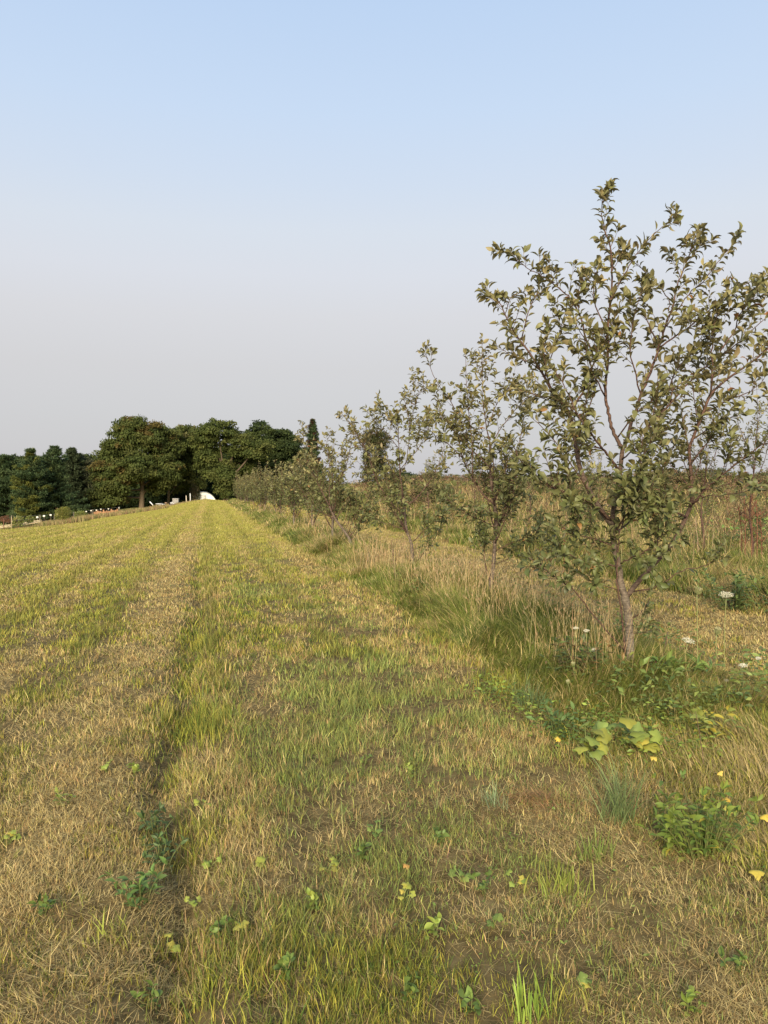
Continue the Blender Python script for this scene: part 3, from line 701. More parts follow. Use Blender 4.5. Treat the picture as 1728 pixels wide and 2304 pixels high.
srcs = []; rr = np.random.default_rng(77)
Ht = [2.9, 3.0, 2.7, 2.9, 2.8, 3.1]
for i in range(20):
    v = 21.4 + 4.05 * i + rr.uniform(-.4, .4); u = 3.4 + rr.uniform(-.25, .25); x, y = xy(u, v); z = hz(x, y)
    lab = ordn[i] + ' apple tree along the row' + (', bushy and grey-green' if i % 2 else ', olive leaved above pale grass') if i < 19 else 'last bushy apple tree at the far end of the row'
    if i < 6:
        t, b = gen_tree(500 + i, Ht[i], .055 + .007 * i, 1.4 + .1 * i)
        root = t.finish(b, lab, 'apple trees in the row'); root.location = (x, y, z); root.rotation_euler = (0, 0, rr.uniform(0, 6)); srcs.append(root)
    else:
        copy_thing(srcs[i % 6], (x, y, z), rr.uniform(0, 6.28), rr.uniform(.92, 1.08), lab, 'apple trees in the row')
# --- young trees of the second row, sparse, in the rough strip
def sapling(seed, H):
    r = np.random.default_rng(seed); t = Tree(r, .95, 2, .033); g = Geo()
    T = spline([(0, 0, -.05), (.05, 0, .5), (.0, .05, 1.1), (.06, 0, H * .6)], 4); n = len(T); rad = np.linspace(.03, .012, n); tube(g, T, rad, branch_col(rad * .5), 7); t.parts.append(('trunk', g))
    for i in range(9):
        s = T[int(n * r.uniform(.35, .99))]; a = i * 2.4; d = np.array([math.cos(a), math.sin(a), 1.5]); S = grow_shoot(s, d, H * r.uniform(.35, .55), r, .6, .2)
        t.limb(S[::max(1, len(S) // 6)], .009, .002, side=9, side_len=(.1, .4), leaf_from=.15, k=2, sub=True, dens=.8)
    t.limb([T[-1], T[-1] + (.03, .02, H * .2), T[-1] + (.0, .0, H * .42)], .010, .002, side=9, leaf_from=.1)
    return t
sap = []
for i, (u, v, H, s) in enumerate([(9.9, 12.6, 3.5, 1), (10.2, 14.5, 3.2, 1), (10.2, 19.5, 2.4, 1), (10.4, 24, 2.5, 1), (10.2, 29, 2.5, .95), (10.3, 36, 2.5, 1), (10.3, 44, 2.6, 1)]):
    x, y = xy(u, v); z = hz(x, y)
    lab = ['thin sparse tree at the right edge beside rusty stalks', 'thin sparse tree behind the one at the right edge', 'low young tree seen low through the nearest apple tree', 'young tree of the back row behind the nearest apple tree trunk',
           'young back row tree seen between the first and second apple trees', 'small back row tree beyond the second apple tree', 'farthest small tree of the back row'][i]
    if i < 3:
        t = sapling(900 + i, H); root = t.finish(np.zeros(3), lab, 'young trees of the back row'); root.location = (x, y, z); sap.append(root)
    else: copy_thing(sap[i % 3], (x, y, z), i * 1.3, H / [3.3, 3.0, 2.2][i % 3], lab, 'young trees of the back row')

# ------------------------------------------------------------------ big trees at the end of the field
def crown(g, ells, r, nl=46, lr=(.55, 1.25), per=300, ls=.30, pal=None, droop=.35):
    """leaf clumps on the outside of several ellipsoids (centre, radii)"""
    for (c, e) in ells:
        c = np.array(c); e = np.array(e); m = max(6, int(nl * 2.3 * (e[0] * e[2]) / 9))
        dirs = unit(r.standard_normal((m, 3))); cen = c + dirs * e * (.5 + .45 * r.random((m, 1)))
        for q in cen:
            R_ = r.uniform(*lr); k = int(per * (R_ / 1.2) ** 2); dv = unit(r.standard_normal((k, 3))); dv[:, 2] = np.where(dv[:, 2] < -.35, -dv[:, 2], dv[:, 2])
            P = q + dv * np.array([R_, R_, R_ * .62]) * (.45 + .75 * r.random((k, 1)))
            nn = dv + .8 * r.standard_normal((k, 3)); d = np.cross(nn, r.standard_normal((k, 3))) + np.array([0, 0, -droop])
            pc = np.array(pal[r.integers(0, len(pal))]) * r.uniform(.85, 1.15)
            C = np.clip(pc * (1 + .16 * r.standard_normal((k, 1))), .01, .5); L_ = ls * (.6 + .8 * r.random(k))
            leaves(g, P, d, nn, L_, L_ * .6, .3 + 0 * L_, .2 + 0 * L_, C, rows=2)
def big_tree(name, trunk_px, D, ells_px, label, pal, r, cat='tree', group=None, tw=.45, nl=46, per=260, ls=.33, limb_to=True, lr=(.5, 1.2), gapy=1.0):
    base = at(trunk_px[0], trunk_px[1], D); root = thing(name, base, label, cat, group); s = size(D)
    ells = [(at(px, py, D + dd), (rx * s, rx * s * gapy, ry * s)) for (px, py, rx, ry, dd) in ells_px]
    g = Geo(); top = at(trunk_px[0] + 3, trunk_px[2], D); B0 = base - np.array([0, 0, 1.2])
    T = spline([B0, base * .6 + top * .4, top], 5); rad = np.linspace(tw * 1.15, tw * .6, len(T)); tube(g, T, rad, np.array((.135, .10, .068)), 10); 
    for c, e in ells:
        st = T[r.integers(len(T) // 2, len(T))]
        tube(g, spline([st, st * .45 + c * .55 + np.array([0, 0, .2]), c + np.array([0, 0, e[2] * .5])], 4), np.linspace(tw * .42, .05, 9), np.array((.09, .068, .045)), 6)
    g.build('trunk', M_BARK, root, origin=base)
    g = Geo(); crown(g, ells, r, nl, lr, per, ls, pal); g.build('crown', M_FAR, root, origin=base); return root
rb = np.random.default_rng(5)
WAL = [(.075, .095, .026), (.088, .108, .03), (.06, .08, .022), (.105, .118, .034)]
WARM = WAL + WAL + [(.12, .095, .03)]
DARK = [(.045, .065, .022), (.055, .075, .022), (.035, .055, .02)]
big_tree('walnut_tree', (318, 1150, 1075), 118, [(330, 985, 60, 42, 0), (270, 1010, 45, 38, 1), (375, 1000, 42, 45, 2), (240, 1060, 34, 48, -1), (250, 1108, 34, 34, -2), (305, 1052, 52, 34, -3), (372, 1065, 36, 46, 0), (300, 965, 40, 26, 1), (268, 1085, 34, 30, -3), (225, 1120, 24, 26, -2), (350, 1095, 26, 22, 1)],
         'broad spreading tree with a thick bare trunk, largest at the field end', WARM, rb, tw=.42, nl=42)
big_tree('broadleaf_tree', (378, 1140, 1085), 124, [(420, 990, 38, 34, 2), (410, 1045, 36, 38, 2), (445, 1020, 30, 34, 4), (400, 1085, 34, 28, 3), (436, 1088, 24, 16, 3)],
         'green tree with a paler ragged top between the two largest crowns', WAL + [(.16, .155, .06)], rb, tw=.22, nl=40)
big_tree('broadleaf_tree', (508, 1134, 1040), 121, [(490, 975, 50, 32, 0), (535, 1000, 42, 30, 1), (468, 1040, 28, 38, 1), (500, 1070, 22, 44, -1), (580, 1015, 38, 26, 1), (455, 995, 26, 28, 1), (508, 1095, 15, 34, -1), (545, 1050, 30, 30, 3)],
         'tall tree with a leaf clad trunk just left of the apple row end', WAL, rb, tw=.5, nl=34)
big_tree('broadleaf_tree', (600, 1120, 1060), 132, [(590, 985, 45, 32, 0), (640, 1000, 38, 36, 1), (620, 1050, 48, 32, 1), (560, 1045, 26, 40, 2), (660, 1050, 28, 40, 3)],
         'darkest round tree at the right of the grove', DARK, rb, tw=.4, nl=40)
big_tree('broadleaf_tree', (187, 1148, 1110), 122, [(186, 1060, 26, 42, 0), (200, 1100, 24, 34, 0), (172, 1105, 18, 28, 0)],
         'small grey-green tree between the pines and the broadest crown', [(.075, .09, .045), (.095, .10, .055)], rb, tw=.16, nl=60, lr=(.5, 1.0), per=260, ls=.24)
big_tree('broadleaf_tree', (900, 1120, 1095), 150, [(905, 1085, 48, 20, 0), (965, 1085, 42, 18, 3), (1005, 1094, 20, 10, 4)],
         'low dark tree on the skyline behind the third apple tree', DARK + [(.06, .08, .035)], rb, tw=.3, nl=60, lr=(.6, 1.1), ls=.3)
big_tree('cedar_tree', (842, 1150, 1060), 70, [(842, 1020, 34, 48, 0), (850, 1075, 40, 50, 0), (835, 985, 22, 22, 0), (860, 990, 18, 24, 0)],
         'dense dark evergreen rising behind the third and fourth apple trees', [(.06, .07, .025), (.075, .075, .03), (.10, .075, .04)], rb, cat='evergreen tree', tw=.15, nl=240, lr=(.28, .5), per=330, ls=.14)

# the dark understorey below and behind the crowns
def undergrowth():
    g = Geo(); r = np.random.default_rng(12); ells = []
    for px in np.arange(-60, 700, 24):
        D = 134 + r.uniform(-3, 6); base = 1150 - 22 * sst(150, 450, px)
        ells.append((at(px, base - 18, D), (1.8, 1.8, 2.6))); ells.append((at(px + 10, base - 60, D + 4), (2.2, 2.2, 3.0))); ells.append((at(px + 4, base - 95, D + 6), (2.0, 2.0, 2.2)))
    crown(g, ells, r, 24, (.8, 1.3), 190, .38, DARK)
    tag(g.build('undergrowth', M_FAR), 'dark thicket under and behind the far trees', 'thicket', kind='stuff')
undergrowth()

# pines on the left
def pine(px, top, base, D, wpx, label, pal, r, blunt=.75, up=.25, group='pines at the left edge'):
    b = at(px, base, D); root = thing('pine_tree', b, label, 'pine tree', group); s = size(D); H = (base - top) * s; Rm = wpx * s
    g = Geo(); T = np.array([b + (0, 0, -.5), b + (0, 0, H * .5), b + (0, 0, H * .985)]); tube(g, T, [.2, .12, .02], (.11, .075, .05), 8); 
    gl = Geo(); h = .02 * H; BP = []
    while h < H * .99:
        t = h / H; Lb = Rm * min(1, (1 - t) ** blunt * 1.15 + .02) * (.8 + .2 * math.sin(t * 9 + px)); k = r.integers(6, 9); a0 = r.uniform(0, 6)
        for i in range(k):
            a = a0 + i * 6.283 / k + r.uniform(-.3, .3); l = Lb * r.uniform(.55, 1.2); d = np.array([math.cos(a), math.sin(a), 0]); e = r.uniform(.0, up) + .25 * t
            o = b + (0, 0, h); tip = o + d * l + np.array([0, 0, e * l * .9]); mid = o + d * l * .55 + np.array([0, 0, e * l * .2])
            if l > .5: tube(g, [o, mid, tip], [.035, .02, .008], (.10, .07, .05), 4, False)
            m = int(12 + l * 18); q = r.random(m) ** .75 
            Pn = np.array([(1 - w_) * o + w_ * tip if 0 else ((1 - w_) ** 2 * o + 2 * w_ * (1 - w_) * mid + w_ ** 2 * tip) for w_ in q])
            sd = np.array([-d[1], d[0], 0]); Pn = Pn + sd * (r.normal(0, .16, m) * (.3 + l * .45))[:, None]; BP.append((Pn, np.tile(d, (m, 1)), pal[r.integers(0, len(pal))]))
        h += r.uniform(.28, .5)
    for Pn, d, pc in BP:
        m = len(Pn)
        for c in range(6):
            dd = d + .75 * r.standard_normal((m, 3)) + np.array([0, 0, .35]); L_ = .32 * (.6 + .7 * r.random(m))
            leaves(gl, Pn + .05 * r.standard_normal((m, 3)), dd, np.array([0, 0, 1.]) + .4 * r.standard_normal((m, 3)), L_, L_ * .3, -.2 + 0 * L_, .1 + 0 * L_, np.clip(np.array(pc) * (1 + .18 * r.standard_normal((m, 1))), .01, .5), rows=2)
    g.build('trunk', M_BARK, root, origin=b); gl.build('crown', M_FAR, root, origin=b)
PN = [(.085, .125, .055), (.10, .14, .06), (.07, .11, .05)]; PNY = PN + [(.17, .18, .045), (.14, .16, .045)]
rp = np.random.default_rng(6)
pine(-28, 1012, 1180, 112, 66, 'pine cut by the left edge of the picture', PN, rp, .6)
pine(18, 1022, 1178, 108, 62, 'broad pine second from the left edge', PN, rp, .55)
pine(72, 1010, 1172, 104, 62, 'pine with yellow-green limbs, left of the pointed tallest pine', PNY, rp, .6)
pine(126, 1002, 1168, 108, 60, 'tallest pointed pine, third from the left edge', PN, rp, .75)
pine(164, 1006, 1162, 120, 46, 'soft grey-green conifer just left of the broadleaf grove', [(.075, .10, .05), (.085, .11, .055)], rp, .6)
pine(46, 1035, 1180, 124, 56, 'dark pine behind the gap between its larger neighbours', PN, rp, .6)
pine(98, 1040, 1176, 124, 56, 'lower pine behind the yellow-green one', PN, rp, .6)
pine(704, 942, 1130, 120, 42, 'pine with a thin rusty top behind the fourth apple tree', PN + [(.12, .07, .045), (.10, .06, .04)], rp, .9, group=None)

# ------------------------------------------------------------------ things at the end of the field
def hoop_house():
    D = 128; b = at(457, 1138, D); root = thing('hoop_house', b, 'white plastic hoop house half hidden behind the field crest', 'greenhouse', rz=R(14))
    W, Lg = 2.15, 7.0; g = Geo(); K = 14; th = np.linspace(0, np.pi, K + 1)
    V = []; 
    for y in np.linspace(-Lg / 2, Lg / 2, 13): V += [(W * math.cos(t), y, 2.3 * math.sin(t) + .02 * math.sin(y * 5 + t * 3)) for t in th]
    i = np.arange(12)[:, None] * (K + 1); j = np.arange(K)[None]; q = np.stack([i + j, i + j + 1, i + K + 2 + j, i + K + 1 + j], -1).reshape(-1, 4)
    g.add(V, [q], (.80, .82, .86)); g.build('cover', M_PLAST, root)
    for y in (-Lg / 2 + .01, Lg / 2 - .01):
        g = Geo(); V = [(0, y, 0.0)] + [((W - .03) * math.cos(t), y, 2.26 * math.sin(t)) for t in th]; g.add(V, [np.array([[0, k + 1, k + 2] for k in range(K)])], (.84, .86, .88)); g.build('end_wall', M_PLAST, root)
        g = Geo(); box(g, (0, y * 1.006, .95), (.8, .06, 1.8), (.62, .62, .60)); g.build('door', M_WOOD, root)
    for y in np.linspace(-Lg / 2, Lg / 2, 5):
        g = Geo(); tube(g, [((W + .02) * math.cos(t), y, 2.33 * math.sin(t)) for t in th], .035, (.30, .32, .34), 6); g.build('hoop', M_METAL, root)
hoop_house()
def house():
    D = 142; b = at(584, 1122, D); root = thing('house', b, 'grey roofed dark house glimpsed between the grove and apple row', 'house', rz=R(12))
    w_, d_, h_ = 7, 5, 2.6; g = Geo(); box(g, (0, 0, h_ / 2), (w_, d_, h_), (.16, .09, .075)); g.build('wall', M_WOOD, root)
    g = Geo(); o = .35; V = [(-w_ / 2 - o, -d_ / 2 - o, h_), (w_ / 2 + o, -d_ / 2 - o, h_), (w_ / 2 + o, 0, h_ + 1.7), (-w_ / 2 - o, 0, h_ + 1.7), (-w_ / 2 - o, d_ / 2 + o, h_), (w_ / 2 + o, d_ / 2 + o, h_)]
    V2 = [(a, bb, c + .14) for a, bb, c in V]
    g.add(V + V2, [np.array([[0, 1, 2, 3], [3, 2, 5, 4], [7, 6, 9, 8], [8, 9, 10, 11], [0, 3, 9, 6], [3, 4, 10, 9], [1, 7, 8, 2], [2, 8, 11, 5], [0, 6, 7, 1], [4, 5, 11, 10]])], (.30, .30, .32)); rf = g.build('roof', M_WOOD, root, smooth=False)
    g = Geo(); box(g, (1.8, .3, h_ + 1.9), (.6, .6, 1.2), (.28, .14, .10)); g.build('chimney', M_WOOD, rf)
    for x in (-2.2, .2, 2.4):
        g = Geo(); box(g, (x, -d_ / 2 - .02, 1.5), (1.0, .08, 1.1), (.62, .64, .68)); wn = g.build('window', M_METAL, root)
        g = Geo(); box(g, (x, -d_ / 2 - .055, 1.5), (.82, .03, .92), (.10, .12, .15)); g.build('pane', M_METAL, wn)
    g = Geo(); box(g, (-3.0, -d_ / 2 - .03, 1.0), (.85, .07, 1.95), (.5, .5, .5)); g.build('door', M_WOOD, root)
house()

# markers, posts and fence along the garden at the left
def marker(px, py, D, label, s=1.0, colr=(.75, .74, .68)):
    p = at(px, py, D); zg = hz(p[0], p[1]); h = max(p[2] - zg, .5); root = thing('marker_sign', (p[0], p[1], p[2] - h), label, 'sign', 'small pale markers on posts by the garden')
    g = Geo(); box(g, (0, 0, h), (.36 * s, .03, .30 * s), colr, tilt=.12 * math.sin(px)); g.build('panel', M_METAL, root, smooth=False)
    g = Geo(); tube(g, [(0, .04, -.3), (0, .04, h - .1)], .035, (.10, .08, .06), 6); g.build('post', M_WOOD, root)
Dg = 97
mk = [(84, 1164), (99, 1161), (114, 1159), (130, 1157), (194, 1151), (205, 1149), (217, 1148), (227, 1146), (244, 1145), (268, 1143)]
ml = ['leftmost pale square marker on a post in front of the pines', 'brightest white marker, second from the left', 'pale marker just left of the round green bush', 'yellowish marker seen in front of the round green bush',
      'first small marker right of the round green bush', 'bright marker second to the right of the green bush', 'small marker above the brown fence boards, left one', 'small marker above the brown fence boards, right one',
      'tiny marker at the foot of the broad walnut crown', 'tiniest marker, farthest right, near the thick trunk']
for (px, py), l in zip(mk, ml): marker(px, py, Dg + (px - 84) * .08, l, (.75 if px < 140 else .5), (.75, .74, .68) if px != 130 else (.70, .62, .30))
def fpost(px, py0, py1, D, label, colr, rad=.04):
    p = at(px, py1, D); q = at(px, py0, D); root = tag_post = Geo(); tube(root, [(0, 0, -.4), (.01, 0, (q[2] - p[2]) * .5), (0.02, 0, q[2] - p[2])], [rad, rad, rad * .9], colr, 7)
    o = root.build('fence_post', M_WOOD); o.location = tuple(p); tag(o, label, 'post', 'posts of the wire garden fence'); return p, q
fp = []
spec = [(8.6, 1166, 1198, 'rusty metal fence post nearest the left edge', (.16, .07, .05)), (26, 1160, 1192, 'pale wooden fence post beside the drooping garden leaves', (.42, .34, .22)),
        (90, 1158, 1180, 'grey wooden post beside the leftmost marker', (.24, .21, .17)), (122, 1156, 1175, 'thin post left of the round bush', (.2, .17, .13)), (166, 1152, 1170, 'thin post right of the round bush', (.2, .17, .13)),
        (209, 1146, 1163, 'thin post at the left end of the brown boards', (.2, .17, .13)), (268, 1140, 1156, 'thin post at the right end of the brown boards', (.2, .17, .13))]
for i, (px, a, b_, l, c) in enumerate(spec): fp.append(fpost(px, a, b_, 84 + i * 3.2, l, c))
g = Geo()
for i in range(len(fp) - 1):
    for t in (.35, .65, .95):
        A = fp[i][0] * (1 - t) + fp[i][1] * t; B = fp[i + 1][0] * (1 - t) + fp[i + 1][1] * t; tube(g, [A, (A + B) / 2 - (0, 0, .06), B], .008, (.25, .23, .21), 4, False)
tag(g.build('fence_wire', M_METAL), 'thin sagging wires strung between the garden fence posts', 'wire fence')
# low board edging in front of the walnut
def boards(px0, px1, py0, py1, D, label, colr, n):
    p0 = at(px0, py0, D); p1 = at(px1, py1, D); root = thing('board_fence', p0, label, 'fence'); dv = p1 - p0; L_ = np.hypot(dv[0], dv[1]); a = math.atan2(dv[1], dv[0]); r = np.random.default_rng(int(px0))
    for i in range(n):
        t = (i + .5) / n; g = Geo(); hh = r.uniform(.55, .85); box(g, (dv[0] * t, dv[1] * t, dv[2] * t + hh / 2 - .2), (L_ / n * .93, .04, hh), np.array(colr) * r.uniform(.75, 1.2), rz=a, tilt=r.uniform(-.05, .05), ax='y'); g.build('board', M_WOOD, root, smooth=False)
boards(211, 266, 1160, 1155, 103, 'low rusty brown board fence below the broad tree crown', (.30, .16, .08), 16)
boards(336, 362, 1150, 1147, 110, 'short brown plank edging right of the thick trunk', (.30, .15, .08), 5)
# junk and lumber beside the trunk
def single(name, px, py, D, fn, label, cat, group=None, mat=None):
    p = at(px, py, D); g = Geo(); fn(g); o = g.build(name, mat or M_WOOD, smooth=False); o.location = tuple(p); return tag(o, label, cat, group)
def leaning(g): box(g, (0, 0, .25), (.12, .05, .75), (.80, .80, .80), tilt=R(-42), ax='y'); box(g, (0.05, .03, .23), (.05, .04, .65), (.6, .6, .6), tilt=R(-42), ax='y')
single('white_board', 341, 1137, 112, leaning, 'white board leaning over left of the junk pile', 'board')
def sheets(g):
    for k, (a, b_, c) in enumerate([(0, 0, .2), (.3, -.2, .32), (-.2, .1, .42)]): box(g, (a, b_, c), (.95, .6, .06), (.72, .72, .70), rz=.3 * k, tilt=-.25 + .1 * k, ax='y')
single('sheet_stack', 361, 1140, 111, sheets, 'white sheets stacked aslant on the junk pile', 'boards')
def logs(g):
    r = np.random.default_rng(4)
    for k in range(14): x = r.uniform(-.9, .9); z = r.uniform(.05, .5) * (1 - abs(x) * .5); tube(g, [(x - .5, r.uniform(-.4, .4), z), (x + .5, r.uniform(-.4, .4), z + r.uniform(-.1, .2))], r.uniform(.05, .1), np.array((.22, .18, .14)) * r.uniform(.6, 1.7), 7)
single('lumber_pile', 372, 1143, 111, logs, 'heap of grey lumber and branches beside the white sheets', 'lumber pile')
def scrap(g):
    r = np.random.default_rng(9)
    for k in range(9): box(g, (r.uniform(-.6, .6), r.uniform(-.3, .3), r.uniform(.1, .5)), (r.uniform(.2, .6), .3, r.uniform(.1, .3)), [(.5, .5, .5), (.14, .12, .12), (.3, .2, .13)][k % 3], rz=r.uniform(0, 3), tilt=r.uniform(-.5, .5))
single('scrap_heap', 383, 1139, 112, scrap, 'small heap of mixed scrap at the right end of the lumber', 'scrap')
def crate(g):
    box(g, (0, 0, .5), (.75, .6, 1.0), (.27, .26, .24))
    for s in (-1, 1): box(g, (s * .36, -.32, .5), (.07, .05, 1.04), (.38, .36, .33))
    for z in (.04, .96): box(g, (0, -.33, z), (.66, .05, .08), (.38, .36, .33))
    box(g, (0, 0, 1.04), (.85, .7, .06), (.36, .35, .33))
single('wooden_crate', 396, 1138, 112, crate, 'grey upright wooden crate left of the hoop house', 'crate')
single('pale_post', 419, 1132, 116, lambda g: (tube(g, [(0, 0, -.4), (.02, 0, .5), (0, 0, 1.1)], [.07, .07, .06], (.55, .47, .38), 8), tube(g, [(0, 0, 1.1), (0, 0, 1.14)], [.085, .06], (.5, .43, .35), 8)), 'short pale post left of the hoop house', 'post')
single('white_post', 428, 1130, 116, lambda g: (tube(g, [(0, 0, -.4), (.02, 0, .6), (0, 0, 1.3)], [.06, .06, .06], (.68, .68, .70), 8), tube(g, [(0, 0, 1.3), (0, 0, 1.34)], [.075, .05], (.6, .6, .6), 8)), 'white post touching the left side of the hoop house', 'post')

# bushes and garden plants at the left
def bush(name, px, py, D, w_, h_, label, pal, r, cat='bush', group=None, ls=.10, n=5000):
    b = at(px, py, D); b[2] = min(b[2], hz(b[0], b[1]) + .1) if False else b[2]
    root = thing(name, b, label, cat, group); g = Geo()
    for k in range(11):
        a = r.uniform(0, 6.28); e = np.array([math.cos(a) * w_ * .4, math.sin(a) * w_ * .4, h_ * r.uniform(.6, .95)]); tube(g, [(0, 0, -.1), e * .5 + (0, 0, .1 * h_), e], [.03, .02, .008], (.20, .12, .08), 5, False)
    g.build('stems', M_BARK, root); g = Geo(); dv = unit(r.standard_normal((n, 3))); rr_ = r.random((n, 1)) ** .35
    P = dv * rr_ * np.array([w_ / 2, w_ / 2, h_ * .5]) * (.75 + .45 * fbm(dv[:, 0] * 3 + 9, dv[:, 2] * 3 + 9, 7))[:, None] + (0, 0, h_ * .52)
    C = np.array(pal)[r.integers(0, len(pal), n)] * (1 + .15 * r.standard_normal((n, 1))); L_ = ls * (.6 + .8 * r.random(n))
    leaves(g, P, dv + .7 * r.standard_normal((n, 3)) + (0, 0, .3), (0, 0, 1) + .6 * r.standard_normal((n, 3)), L_, L_ * .5, .5 + 0 * L_, .3 + 0 * L_, np.clip(C, .01, .6), rows=2)
    g.build('foliage', M_WEED, root); return root
rg = np.random.default_rng(15)
bush('round_bush', 142, 1173, 92, 2.0, 1.75, 'round yellow-green bush on the garden fence line', [(.19, .20, .04), (.24, .24, .05), (.15, .17, .04)], rg)
bush('garden_plant', 41, 1184, 90, 1.2, 1.15, 'tall drooping leafy garden plant near the left edge', [(.24, .27, .08), (.17, .21, .05), (.33, .31, .12)], rg, 'garden plant', ls=.22, n=600)
bush('garden_plant', 67, 1180, 92, .8, 1.0, 'smaller drooping leafy garden plant left of the markers', [(.24, .27, .08), (.17, .21, .05)], rg, 'garden plant', ls=.22, n=350)
bush('garden_plant', 182, 1166, 98, 1.6, .9, 'low green garden plants right of the round bush', [(.17, .22, .05), (.22, .24, .06)], rg, 'garden plant', ls=.14, n=1500)
bush('rusty_shrub', 20, 1176, 104, 2.6, 1.0, 'low rusty brown shrub behind the garden leaves', [(.20, .10, .06), (.15, .08, .05)], rg, 'shrub', ls=.12, n=2500)
bush('goldenrod', 583, 1152, 50, 1.2, .8, 'yellow flowering clump in front of the far row trees', [(.50, .42, .06), (.42, .38, .07), (.2, .22, .06)], rg, 'flowering weeds', ls=.06, n=1800)
bush('goldenrod', 662, 1178, 33, .9, .6, 'yellowish flowering clump at the foot of the middle row trees', [(.46, .40, .08), (.38, .34, .09), (.2, .22, .06)], rg, 'flowering weeds', ls=.05, n=1500)
bush('dark_shrub', 437, 1134, 124, 1.9, 3.0, 'dark shrub covering the left half of the hoop house', [(.05, .055, .025), (.065, .06, .03), (.045, .05, .02)], rg, 'shrub', ls=.22, n=1500)
def brush_pile():
    b = at(57, 1206, 80); r = np.random.default_rng(14); g = Geo()
    for k in range(420):
        a = r.uniform(0, 6.28); q = r.random() ** .5; h = .75 * (1 - q ** 2) * r.random(); c = np.array([math.cos(a) * q * .85, math.sin(a) * q * .7, h]); d = unit(r.standard_normal(3) * (1, 1, .35)); l = r.uniform(.15, .4)
        tube(g, [c - d * l, c + (0, 0, .04), c + d * l], [.012, .014, .008], np.array((.24, .17, .12)) * r.uniform(.6, 1.7), 4, False)
    for k in range(14):
        c = np.array([r.uniform(-.35, .35), r.uniform(-.5, 0), r.uniform(.45, .8)]); box(g, c, (.3, .12, .06), (.62, .58, .5), rz=r.uniform(0, 3), tilt=r.uniform(-.4, .4))
    o = g.build('brush_pile', M_WOOD, smooth=False); o.location = tuple(b); tag(o, 'low round pile of twigs at the lower left field edge', 'brush pile')
brush_pile()
# rough grass and pale straw mulch of the garden edge, rank growth below the walnut
def edge_growth():
    g = Geo(); r = np.random.default_rng(30); n = 26000; px = r.uniform(-40, 470, n); 
    base = np.interp(px, [-40, 0, 84, 160, 253, 316, 383, 414, 457, 480], [1212, 1203, 1186, 1174, 1161, 1153, 1143, 1136, 1131, 1131]); D = 84 + r.random(n) * 22 + (px > 200) * 8
    D = np.where(px > 380, 100 + 10 * r.random(n), D)
    P = np.array([at(a, b_ - (d_ - 84) * .10 + 2, d_) for a, b_, d_ in zip(px, base, D)])
    hh = (.35 + .5 * fbm(px * .08, D * .2, 3)) * (.4 + .8 * r.random(n)) * np.where(px > 380, .75, 1) * np.where(px < 90, .75, 1)
    k = fbm(px * .07 + 5, D * .3, 8) + .15 * r.standard_normal(n); C = np.where((k < .4)[:, None], (.20, .20, .065), np.where((k < .55)[:, None], (.34, .26, .13), np.where((k < .68)[:, None], (.25, .15, .085), (.30, .25, .10))))
    C = C * (1 + .2 * r.standard_normal((n, 1)))
    blades(g, P - (0, 0, .1), r.random(n) * 6.28, .3 * r.random(n), .6 * r.random(n), hh + .1, .05 + .05 * r.random(n), np.clip(C, .02, .7), 2, facing=r.random(n) * 1.5)
    tag(g.build('rough_edge_grass', M_GRASS), 'rough tan and green growth along the garden edge of the field', 'grass', kind='stuff')
    g = Geo(); n = 4000; px = np.where(r.random(n) < .5, r.uniform(-20, 24, n), r.uniform(52, 92, n)); D = r.uniform(90, 97, n); P = np.array([at(a, 1190 - .15 * a - (d_ - 90) * .8, d_) for a, d_ in zip(px, D)])
    blades(g, P, r.random(n) * 6.28, 1.1 + .3 * r.random(n), .2 * r.random(n), .35 + 0 * D, .05 + 0 * D, jit((.66, .53, .30), n, .12, r), 2, facing=r.random(n))
    tag(g.build('straw_mulch', M_DRY), 'pale yellow straw mulch on the garden bed at the left edge', 'straw', kind='stuff')
edge_growth()

# ------------------------------------------------------------------ foreground plants
def leafy_plant(name, px, py, label, r, stems=9, h=.28, spread=.16, ll=.07, pal=None, cat='weed', group=None, lw=.42, rows=4, yellow=0.0, droop=.8, every=.03):
    b = gnd(px, py); root = thing(name, b, label, cat, group); g = Geo(); gl = Geo(); pal = pal or [(.12, .19, .045), (.16, .24, .05)]
    PP, DD, UU = [], [], []
    for k in range(stems):
        a = r.uniform(0, 6.28); q = r.random(); o = np.array([math.cos(a), math.sin(a), 0]) * spread * q; hh = h * r.uniform(.6, 1.1)
        S = spline([o * .4 - (0, 0, .02), o * .75 + (0, 0, hh * .5), o * 1.25 + (0, 0, hh)], 4); tube(g, S, np.linspace(.003, .0015, len(S)), (.16, .18, .06), 5)
        m = int(hh / every) + 2
        for j in range(m):
            t = .2 + .8 * j / m; i = min(int(t * (len(S) - 1)), len(S) - 1); a2 = j * 2.4 + k; PP.append(S[i]); DD.append((math.cos(a2), math.sin(a2), r.uniform(.1, .7) - (.3 if t < .4 else 0))); UU.append((0.2 * r.standard_normal(), .2 * r.standard_normal(), 1))
        for j in range(3): PP.append(S[-1]); DD.append((r.normal(), r.normal(), 1.0)); UU.append((r.normal(), r.normal(), 1.2))
    P, D_, U = np.array(PP), np.array(DD), np.array(UU); n = len(P); C = np.array(pal)[r.integers(0, len(pal), n)] * (1 + .14 * r.standard_normal((n, 1)))
    k = r.random(n); C[k < yellow] = (.42, .36, .06); L_ = ll * (.6 + .7 * r.random(n))
    leaves(gl, P, D_, U, L_, L_ * lw, droop * (.4 + .8 * r.random(n)), .25 + .2 * r.random(n), np.clip(C, .01, .7), rows=rows)
    g.build('stems', M_WEED, root); gl.build('foliage', M_WEED, root); return root
